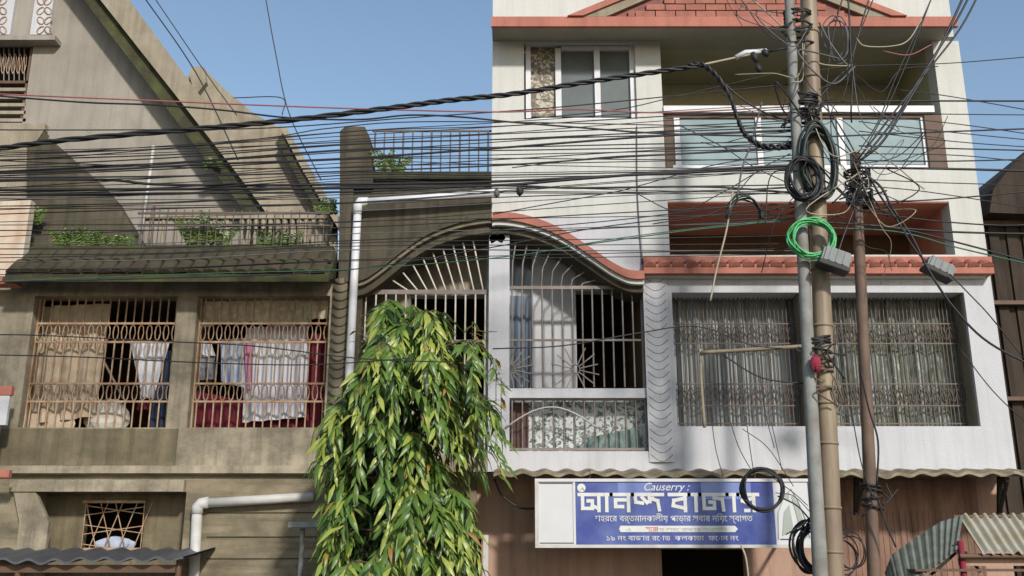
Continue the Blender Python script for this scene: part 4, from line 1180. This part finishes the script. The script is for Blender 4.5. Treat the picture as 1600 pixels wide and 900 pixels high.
wire([(1070, 105), (1095, 101), (1118, 117), (1140, 150), (1152, 185), (1165, 211), (1190, 228), (1220, 230), (1250, 226)], .017, 'cable_black', 'thick black cable tail drooping from the insulator to the pole coil', strands=2)
wire([(1120, 120), (1160, 155), (1200, 178), (1240, 190)], .010, 'cable_black', 'black branch cable below the insulator bracket')
GH = 'long cables strung along the street'
wire([(-30, 146), (230, 157), (500, 168), (770, 175), (900, 171), (1036, 176), (1250, 166)], .0075, 'cable_red', 'dull red cable running above the dark street cables')
for pts, r, m in [
    ([(-30, 148), (130, 160), (240, 164), (345, 172), (450, 184), (560, 187), (640, 180), (720, 183), (800, 191), (900, 199), (1040, 209), (1250, 214)], .009, 'cable_black'),
    ([(-30, 203), (200, 203), (420, 200), (640, 184), (760, 176), (900, 165), (1250, 130)], .006, 'cable_black'),
    ([(-30, 253), (130, 243), (290, 229), (430, 214), (520, 200), (700, 190), (1250, 200)], .0055, 'cable_black'),
    ([(-30, 272), (150, 266), (320, 257), (540, 248), (770, 232), (900, 222), (1040, 212), (1250, 203)], .011, 'cable_black'),
    ([(-30, 282), (160, 281), (240, 288), (380, 290), (540, 288), (770, 284), (1000, 273), (1250, 262)], .013, 'cable_black'),
    ([(-30, 297), (200, 296), (540, 294), (770, 290), (900, 280), (1060, 268), (1250, 258)], .014, 'cable_black'),
    ([(-30, 278), (300, 275), (540, 268), (770, 259), (1000, 244), (1250, 232)], .008, 'cable_black'),
    ([(-30, 305), (250, 302), (540, 300), (770, 290), (900, 294), (1100, 292), (1250, 302)], .010, 'cable_black'),
    ([(-30, 240), (300, 232), (540, 222), (770, 210), (1000, 200), (1250, 188)], .0055, 'cable_black'),
    ([(-30, 250), (300, 262), (540, 262), (770, 250), (1000, 236), (1250, 222)], .0055, 'cable_black'),
]:
    wire(pts, r, m, 'long dark cable in the sagging band across both house fronts', GH)
rnd = random.Random(5)
for i in range(20):
    y0 = 236 + i * 4.6 + rnd.uniform(-6, 6); y1 = 196 + i * 5.2 + rnd.uniform(-7, 7); ye = 160 + i * 7.8 + rnd.uniform(-14, 14); sg_ = rnd.uniform(0, 9)
    wire([(-30, y0, PY + rnd.uniform(-.1, .4)), (270, y0 * .55 + y1 * .45 + sg_), (560, y1 + sg_ + rnd.uniform(-4, 4)), (770, y1 * .7 + ye * .3 + sg_), (1000, y1 * .35 + ye * .65 + sg_ * .6), (1262, ye)], rnd.choice((.0042, .005, .0065)), 'cable_black', 'long dark cable in the sagging band across both house fronts', GH)
GT = 'thin wires across the terrace level'
rnd = random.Random(21)
for i in range(15):
    y0 = 312 + i * 8.4 + rnd.uniform(-3, 3)
    y1 = 300 + i * 7.6 + rnd.uniform(-8, 8)
    s1 = rnd.uniform(-3, 9)
    ye = 250 + i * 11 + rnd.uniform(-10, 10)
    wire([(-30, y0, PY + rnd.uniform(-.2, .5)), (260, y0 * .6 + y1 * .4 + s1), (560, y1 + s1), (900, y1 * .5 + ye * .5 + s1 * .6), (1262, ye)], .0042 if i % 3 else .0055, 'cable_black' if i % 4 else 'cable_grey', 'thin wire in the loose sheaf crossing below the twisted cable', GT)
wire([(-30, 441), (300, 428), (560, 420), (800, 400), (930, 378), (1060, 360), (1262, 338)], .0045, 'cable_green', 'green cable slanting past the arch towards the green coil')
for pts in ([(-30, 523), (60, 524), (270, 534), (400, 541), (560, 560), (700, 566)], [(-30, 554), (130, 558), (300, 566), (480, 570), (640, 560)], [(-30, 441), (200, 436), (520, 424), (760, 388), (960, 352), (1262, 322)]):
    wire(pts, .0055, 'cable_black', 'lone thin wire crossing the balcony grilles of the brown house', 'low wires over the brown house')
GD = 'slack wires crossing the white wall'
for pts in ([(770, 335), (850, 320), (960, 300), (1000, 290), (1130, 255), (1262, 240)], [(770, 360), (900, 350), (1000, 340), (1150, 322), (1262, 318)], [(800, 262), (940, 246), (1060, 240), (1180, 232), (1262, 220)], [(820, 186), (960, 172), (1060, 150), (1230, 110)],
            [(990, 300), (1060, 330), (1130, 300), (1200, 262), (1262, 262)], [(1060, 195), (1130, 230), (1180, 262), (1262, 300)], [(1020, 350), (1120, 330), (1180, 270), (1235, 240)], [(1120, 345), (1200, 340), (1262, 330), (1340, 345)]):
    wire(pts, .005, 'cable_black', 'slack thin wire drooping across the white wall to the pole', GD)
wire([(995, 196, -.02), (996, 300, -.02), (1003, 412, -.02)], .006, 'cable_grey', 'straight service wire running down the cream wall', name='wall_wire')
# wires to the right of the poles
GR = 'cables leaving the poles to the right'
rights = [([(1262, 160), (1400, 158), (1640, 158)], .009), ([(1262, 112), (1340, 103), (1480, 99), (1640, 86)], .005), ([(1342, 180), (1480, 192), (1640, 214)], .005),
          ([(1300, 175), (1450, 178), (1640, 180)], .005), ([(1262, 215), (1450, 207), (1640, 200)], .008), ([(1342, 228), (1480, 232), (1640, 236)], .007), ([(1342, 262), (1480, 264), (1640, 268)], .012),
          ([(1300, 250), (1470, 252), (1640, 248)], .007), ([(1342, 205), (1500, 222), (1640, 232)], .005), ([(1400, 140), (1480, 150), (1640, 178)], .005), ([(1342, 190), (1480, 206), (1640, 222)], .005),
          ([(1300, 316), (1420, 314), (1500, 309), (1640, 296)], .007), ([(1342, 330), (1460, 345), (1560, 352), (1640, 350)], .007), ([(1342, 350), (1480, 362), (1640, 366)], .010), ([(1262, 345), (1400, 357), (1500, 380), (1640, 418)], .009),
          ([(1342, 290), (1450, 300), (1640, 330)], .005), ([(1342, 280), (1480, 286), (1640, 290)], .005), ([(1342, 240), (1500, 243), (1640, 258)], .005)]
for pts, r in rights:
    wire(pts, r, 'cable_black', 'dark cable running from the poles past the white house corner', GR)
wire([(1262, 355), (1400, 362), (1500, 388), (1640, 420)], .007, 'cable_green', 'green cable running right from the green coil')
wire([(1262, 340), (1150, 352), (1060, 362), (900, 384)], .006, 'cable_green', 'short green cable running left from the green coil')
# steep cables rising to the upper right
GU = 'cables rising steeply from the rusty pole'
for pts, r in (([(1345, 250), (1378, 222), (1415, 165), (1470, 70), (1512, -20)], .013), ([(1350, 246), (1395, 190), (1440, 118), (1490, 40), (1522, -20)], .011), ([(1340, 250), (1400, 172), (1450, 110), (1500, 45), (1535, -20)], .010), ([(1345, 245), (1385, 170), (1420, 90), (1462, -20)], .006),
               ([(1340, 240), (1372, 190), (1400, 120), (1450, 10), (1460, -20)], .006), ([(1338, 250), (1300, 190), (1292, 130), (1305, 40), (1322, -20)], .007), ([(1330, 105), (1328, 50), (1324, -20)], .009), ([(1330, 100), (1345, 40), (1364, -20)], .008), ([(1326, 104), (1340, 60), (1372, -20)], .006),
               ([(1345, 255), (1320, 210), (1300, 180), (1270, 150)], .007), ([(1340, 250), (1305, 225), (1275, 210)], .006), ([(1352, 262), (1372, 300), (1392, 330), (1420, 372)], .011), ([(1348, 270), (1376, 292), (1392, 322)], .012), ([(1340, 270), (1318, 300), (1300, 318)], .008), ([(1336, 300), (1310, 330), (1285, 352)], .006)):
    wire(pts, r, 'cable_black', 'black cable fanning out from the crowded head of the rusty pole', GU)
rnd = random.Random(33)
for i in range(46):
    x0, y0 = rnd.choice(((1262, 175), (1342, 262), (1342, 300), (1258, 50), (1330, 103), (1270, 250)))
    x1, y1 = x0 + rnd.uniform(-130, 150), y0 + rnd.uniform(-70, 130)
    x2, y2 = x1 + rnd.uniform(-70, 90), y1 + rnd.uniform(-60, 90)
    wire([(x0 + rnd.uniform(-8, 8), y0 + rnd.uniform(-15, 15), PY - .1), (x0 * .6 + x1 * .4 + rnd.uniform(-20, 20), y0 * .5 + y1 * .5 + rnd.uniform(10, 40), PY - rnd.uniform(0, .25)), (x1, y1, PY - rnd.uniform(0, .25)), (x2, y2, PY + rnd.uniform(-.2, .2))], rnd.choice((.0035, .0045, .0045, .006, .008)), rnd.choice(('cable_black', 'cable_black', 'cable_black', 'cable_grey', 'cable_tan')), 'loose cut wire curling out of the tangle on the poles', 'loose wire ends on the poles')
wire([(1338, 60), (1352, 72), (1395, 72), (1420, 62), (1440, 30)], .007, 'cable_tan', 'tan looped wire hanging near the bamboo pole top')
wire([(1280, 35), (1296, 65), (1320, 98), (1330, 102)], .010, 'cable_grey', 'pale grey cable dropping from the bamboo pole top')
wire([(1380, 80), (1420, 86), (1455, 70)], .006, 'cable_red', 'red wire scrap slung under the eave')
wire([(1330, 102), (1300, 130), (1275, 160)], .012, 'cable_black', 'short black jumper cable beside the bamboo pole', )
# lower right cables
for pts, r, lab in (([(1392, 322), (1425, 370), (1450, 420), (1490, 480), (1545, 535), (1640, 585)], .011, 'thick black cable slanting down past the grilled corner window'),
                    ([(1484, 428), (1520, 465), (1548, 495), (1600, 560)], .006, 'thin cable dropping from the dark grey splice box'),
                    ([(1392, 330), (1430, 390), (1450, 410)], .008, 'short cable feeding the dark grey splice box'),
                    ([(1500, 545), (1560, 620), (1640, 690)], .005, 'thin wire crossing the lower corner of the white house'),
                    ([(1345, 580), (1358, 640), (1372, 690), (1370, 760)], .009, 'loose black cable twining down the rusty pole'),
                    ([(1372, 780), (1385, 820), (1400, 855)], .008, 'short black cable hanging from the rusty pole clamp'),
                    ([(1330, 640), (1345, 720), (1362, 775)], .005, 'thin wire slanting to the rusty pole clamp'),
                    ([(1262, 545), (1180, 540), (1090, 510), (1000, 520), (880, 540), (770, 545)], .006, 'sagging wire from the pole lashing across the veranda grille'),
                    ([(1130, 555), (1190, 590), (1262, 600)], .007, 'black cable curving below the bamboo arm'),
                    ([(772, 748, -.3), (785, 775, -.3), (812, 793, -.3), (838, 795, -.5)], .012, 'black hose curving from the canopy end to the shop sign'),
                    ([(1215, 775), (1245, 790), (1268, 815)], .007, 'wire trailing from the cable loop past the sign picture'),
                    ([(1228, 835), (1250, 822), (1270, 805)], .006, 'wire curving over the sign picture corner')):
    wire(pts, r, 'cable_black', lab)
wire([(1145, 300), (1135, 360), (1120, 420), (1110, 470)], .009, 'cable_tan', 'pale rope hanging over the coral tile band')
wire([(1158, 852), (1166, 875), (1172, 930)], .009, 'cable_tan', 'pale cord hanging below the blue sign panel')
wire([(1190, 160), (1175, 220), (1160, 262), (1150, 320)], .009, 'cable_grey', 'frayed grey cable dropping before the balcony glass')
GN = 'fine drop wires over the sign'
for a in ([(1110, 640), (1118, 700), (1130, 745)], [(1140, 655), (1155, 700), (1178, 742)], [(1165, 650), (1172, 700), (1178, 740)], [(1160, 670), (1200, 700), (1240, 760)], [(1205, 660), (1212, 690), (1222, 735)], [(1185, 560), (1195, 640), (1210, 700)], [(1212, 770), (1240, 775), (1266, 800)], [(1205, 745), (1240, 770), (1262, 790)]):
    wire(a, .0036, 'cable_black', 'fine drop wire hanging by the window sill above the shop sign', GN)
# cables slanting over the stair roof into the sky
wire([(214, -20, -.5), (305, 112, -.5), (372, 250, -.5)], .008, 'cable_black', 'dark cable slanting beside the sloping stair roof')
wire([(230, -20, -.5), (320, 112, -.5), (370, 180, -.5)], .006, 'cable_black', 'thin cable parallel to the stair roof slope')
wire([(412, -20, -.5), (430, 80, -.5), (452, 178, -.5), (502, 282, -.5)], .0065, 'cable_black', 'lone thin wire dropping through the open sky')
wire([(365, 153), (440, 153), (441, 180)], .005, 'cable_black', 'short bent wire against the sky above the twisted cable')
blob('wire_clamp', 'small black clamp on the cable by the arch top', 'clamp', at(812, 298, PY), .03, .03, .045, 'iron_black', 2)
blob('wire_clamp', 'small dark clamp hanging at the end of the white pipe', 'clamp', at(776, 302, PY), .025, .03, .04, 'cable_grey', 8)

# ================================================================== VEGETATION
def leaf_geom(L, Wd, droop, wave, n=5, fold=.25):
    # leaf hanging along -Z from the origin, width in X, upper face towards -Y
    V = []; F = []
    prof = [0.10, .75, 1.0, .85, .5, .0]
    for i in range(n + 1):
        t = i / n
        w = Wd / 2 * prof[min(5, int(round(t * 5)))]
        y = -droop * math.sin(t * 2.2) + wave * math.sin(t * 11)
        V += [(-w, y + fold * w, -L * t), (0, y, -L * t), (w, y + fold * w + wave * .5, -L * t)]
    for i in range(n):
        a = i * 3
        F += [(a, a + 1, a + 4, a + 3), (a + 1, a + 2, a + 5, a + 4)]
    return V, F
LEAFS = [leaf_geom(L_, W_, d_, w_) for L_, W_, d_, w_ in ((.20, .044, .04, .006), (.24, .048, .06, .008), (.17, .04, .03, .005), (.27, .05, .08, .008))]
LM = {}
for k_, (V_, F_) in enumerate(LEAFS):
    for m_ in ('leaf_dark', 'leaf_mid', 'leaf_fresh', 'leaf_bronze'):
        me = bpy.data.meshes.new('leaf'); me.from_pydata(V_, [], F_); me.materials.append(M[m_])
        me.polygons.foreach_set('use_smooth', [True] * len(F_)); LM[(k_, m_)] = me
def tree():
    rnd = random.Random(11)
    TY = -1.25
    c0 = Vector((fx(622, 900, TY), TY, 0))
    T = thing('weeping_tree', 'bushy young tree with long drooping bright green leaves before the arch', 'tree', c0)
    ztop = fz(498, TY)
    tr = [c0 + Vector((.03 * math.sin(z * 1.7), .03 * math.cos(z * 1.3), z)) for z in [ztop * i / 14 for i in range(15)]]
    part('trunk', MB().tube(tr, .05, 8, rs=[.062 - .05 * i / 14 for i in range(15)]), 'bark', T, True)
    prof = [(478, 70, 110), (505, 95, 140), (540, 108, 156), (590, 118, 160), (640, 128, 152), (700, 138, 146), (760, 142, 142), (820, 148, 146), (880, 144, 122), (960, 120, 92), (1040, 80, 60)]
    pr = [(fz(p, TY), l, r) for p, l, r in prof]
    def radius(z, side):
        if z >= pr[0][0]: return (70 if side < 0 else 110) * .0062
        for a, b in zip(pr, pr[1:]):
            if b[0] <= z <= a[0]:
                t = (a[0] - z) / (a[0] - b[0])
                return ((a[1] + (b[1] - a[1]) * t) if side < 0 else (a[2] + (b[2] - a[2]) * t)) * .0062
        return .3
    leaves = []; limbs = MB()
    def put(p, ld, fo, mt, sc):
        zz = -ld
        yy = -(fo - zz * fo.dot(zz))
        if yy.length < .05: return
        yy.normalize(); xx = yy.cross(zz).normalized()
        Rm = Matrix((xx, yy, zz)).transposed() @ Matrix.Rotation(rnd.uniform(-.55, .55), 3, 'Z')
        leaves.append((p.copy(), Rm, rnd.randrange(4), mt, sc))
    nb = 124
    VOID = [(fx(a_, b_, TY - .5), fz(b_, TY - .5)) for a_, b_ in ((585, 650), (640, 640), (610, 780), (700, 700), (560, 760))]
    for i in range(nb):
        fr = (i + rnd.random() * .8) / nb
        z = 1.55 + (ztop + .05 - 1.55) * fr
        az = 2.399963 * i + rnd.uniform(-.35, .35)
        if math.sin(az) > .35 and rnd.random() < .6: az = -az
        if i > nb - 16: z = ztop + .06 - .22 * rnd.random(); az = -math.pi * (.08 + .84 * ((i * .618) % 1))
        dx, dy = math.cos(az), math.sin(az)
        R = max(.14, radius(z - .15, dx) * (rnd.uniform(.15, .75) if i > nb - 16 else rnd.choice((rnd.uniform(.5, .8), rnd.uniform(.75, 1.05)))) - .05)
        s_ = c0 + Vector((0, 0, z - .15))
        hub = c0 + Vector((dx * R * .72, dy * R * .66, z + rnd.uniform(.0, .10)))
        limbs.tube(smooth_line([s_, s_.lerp(hub, .5) + Vector((0, 0, .05)), hub], 5), .01, 5)
        light = rnd.random(); outv = Vector((dx, dy, 0))
        for k in range(rnd.randint(3, 5)):
            a2 = az + rnd.uniform(-.75, .75); o2 = Vector((math.cos(a2), math.sin(a2), 0))
            dropL = rnd.uniform(.30, .80)
            e_ = hub + o2 * R * rnd.uniform(.18, .36) + Vector((0, 0, -dropL * .32))
            if any(((e_.x - vx) / .15) ** 2 + ((e_.z - vz) / .30) ** 2 < 1 and e_.y < TY and rnd.random() < .9 for vx, vz in VOID): continue
            tip = e_ + o2 * rnd.uniform(.0, .10) + Vector((rnd.uniform(-.04, .04), 0, -dropL * .68))
            L = smooth_line([hub, hub.lerp(e_, .5) + Vector((0, 0, .05)), e_, tip], 6)
            limbs.tube(L, .005, 4, rs=[.008 - .006 * q / (len(L) - 1) for q in range(len(L))])
            face = rnd.uniform(-.9, .9)
            side = Matrix.Rotation(face, 3, 'Z') @ Vector((-math.sin(a2), math.cos(a2), 0))
            for q in range(3, len(L)):
                t = q / (len(L) - 1)
                for sd in ((-1, 1) if rnd.random() < .7 else (rnd.choice((-1, 1)),)):
                    op = rnd.uniform(.30, .95) * (1.1 - .6 * t)
                    ld = (Vector((0, 0, -1)) + side * sd * math.tan(op) + o2 * rnd.uniform(-.05, .40) + Vector((rnd.uniform(-.15, .15), rnd.uniform(-.15, .15), 0))).normalized()
                    u = rnd.random()
                    if u < .012: mt = 'leaf_bronze'
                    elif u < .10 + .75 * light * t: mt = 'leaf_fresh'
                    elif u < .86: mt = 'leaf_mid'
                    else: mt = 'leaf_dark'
                    put(L[q], ld, o2 * .8 + Vector((.1, -.45, .75)), mt, rnd.choice((rnd.uniform(.4, .7), rnd.uniform(.6, 1.0), rnd.uniform(.8, 1.15))))
    for i in range(900):                       # leaves close to the stem, crown's inner shade put into their dark colour
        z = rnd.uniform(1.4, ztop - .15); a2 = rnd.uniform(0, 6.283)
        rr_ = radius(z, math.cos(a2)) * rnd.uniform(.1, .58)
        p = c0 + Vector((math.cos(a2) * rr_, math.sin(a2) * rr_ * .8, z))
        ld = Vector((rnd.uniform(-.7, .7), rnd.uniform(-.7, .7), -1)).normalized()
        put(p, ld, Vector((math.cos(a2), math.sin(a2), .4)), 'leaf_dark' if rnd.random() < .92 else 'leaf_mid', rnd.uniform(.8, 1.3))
    # upright young shoots
    for px, py in ((600, 476), (664, 482), (738, 502), (625, 496), (700, 506), (775, 560), (560, 510), (585, 492), (645, 494), (755, 520), (680, 498), (783, 590)):
        b = at(px, py + 40, TY - .1); tpt = at(px, py, TY - .1)
        limbs.tube([b + Vector((0, .05, -.2)), b, tpt], .005, 4)
        for q in range(9):
            p = b.lerp(tpt, q / 8)
            a2 = rnd.uniform(0, 6.28); out = Vector((math.cos(a2), math.sin(a2), 0)); tilt = rnd.uniform(.6, 1.5)
            ld = (out * math.sin(tilt) + Vector((0, 0, -math.cos(tilt)))).normalized()
            zz = -ld; yy = (-out - zz * (-out).dot(zz)).normalized(); xx = yy.cross(zz).normalized()
            leaves.append((p, Matrix((xx, yy, zz)).transposed(), 2, 'leaf_bronze' if rnd.random() < .25 else 'leaf_fresh', rnd.uniform(.6, .9)))
    part('branches', limbs, 'bark', T, True)
    camp = Vector((0, -D, EYE))
    # the crown: leaves that show largest are objects, the rest one mesh
    order = sorted(range(len(leaves)), key=lambda i: leaves[i][0].y + (3 if leaves[i][0].z < 2.3 else 0))
    single = set(order[:280])
    names = ['leaf_dark', 'leaf_mid', 'leaf_fresh', 'leaf_bronze']
    mb = MB()
    for i, (p, Rm, k, mt, sc) in enumerate(leaves):
        if i in single: continue
        V, F = LEAFS[k]; b = len(mb.v)
        for v in V: mb.v.append(tuple(p + Rm @ (Vector(v) * sc)))
        for f in F:
            mb.f.append(tuple(b + q for q in f)); mb.mi.append(names.index(mt))
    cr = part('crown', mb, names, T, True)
    cr['kind'] = 'stuff'
    for i in order[:280]:
        p, Rm, k, mt, sc = leaves[i]
        o = link('leaf', LM[(k, mt)], p, T)
        o.rotation_euler = Rm.to_euler(); o.scale = (sc, sc, sc)
    print('leaves', len(leaves))
tree()
def weed(label, px, py, Y, n, h, spread, seed, mat='weed_leaf', name='fern_clump', cat='plant'):
    rnd = random.Random(seed); mb = MB(); c = at(px, py, Y)
    for i in range(n):
        a = rnd.uniform(0, 6.28); l = h * rnd.uniform(.5, 1.1)
        b = c + Vector((rnd.uniform(-spread, spread), rnd.uniform(-.03, .03), 0))
        d = Vector((math.cos(a) * .6, -abs(math.sin(a)) * .45, 1)).normalized()
        pts = [b + d * l * t + Vector((0, 0, -.35 * l * t * t)) for t in (0, .3, .6, .85, 1)]
        mb.tube(pts, .0025, 3)
        for q in range(9):
            t = .15 + .85 * q / 8
            p = b + d * l * t + Vector((0, 0, -.35 * l * t * t))
            for s_ in (-1, 1):
                sd = d.cross(Vector((0, 1, .2))).normalized() * s_
                ll = .055 * (1.15 - t) * rnd.uniform(.8, 1.5) + .018
                e = p + sd * ll + Vector((0, -.012, rnd.uniform(-.025, .01)))
                w = d * ll * .30
                mb.face([p, p + sd * ll * .5 + w, e, p + sd * ll * .5 - w])
    return tag(part(name, mb, mat), label, cat)
weed('feathery green weed growing against the dark shadow-shaped wall', 122, 398, .30, 44, .46, .22, 1)
weed('low bright fern clump on the tiled eave beside the thin standpipe', 176, 398, .30, 40, .36, .16, 2)
weed('yellowish weed sprouting beside the peeling painted wall', 48, 350, .30, 16, .34, .08, 3)
weed('straggly weed growing through the terrace railing', 322, 386, .3, 22, .62, .16, 4)
weed('small weed at the foot of the pale balusters', 440, 388, .3, 14, .35, .25, 5)
weed('wispy weed rooted on the parapet beside the brown pier', 608, 272, .02, 12, .42, .10, 6)
weed('tuft of leaves sprouting from the mossy roof slab edge', 332, 258, .6, 8, .14, .05, 7)
weed('green tuft growing beside the brown pier at the terrace end', 512, 335, .3, 12, .28, .06, 8)
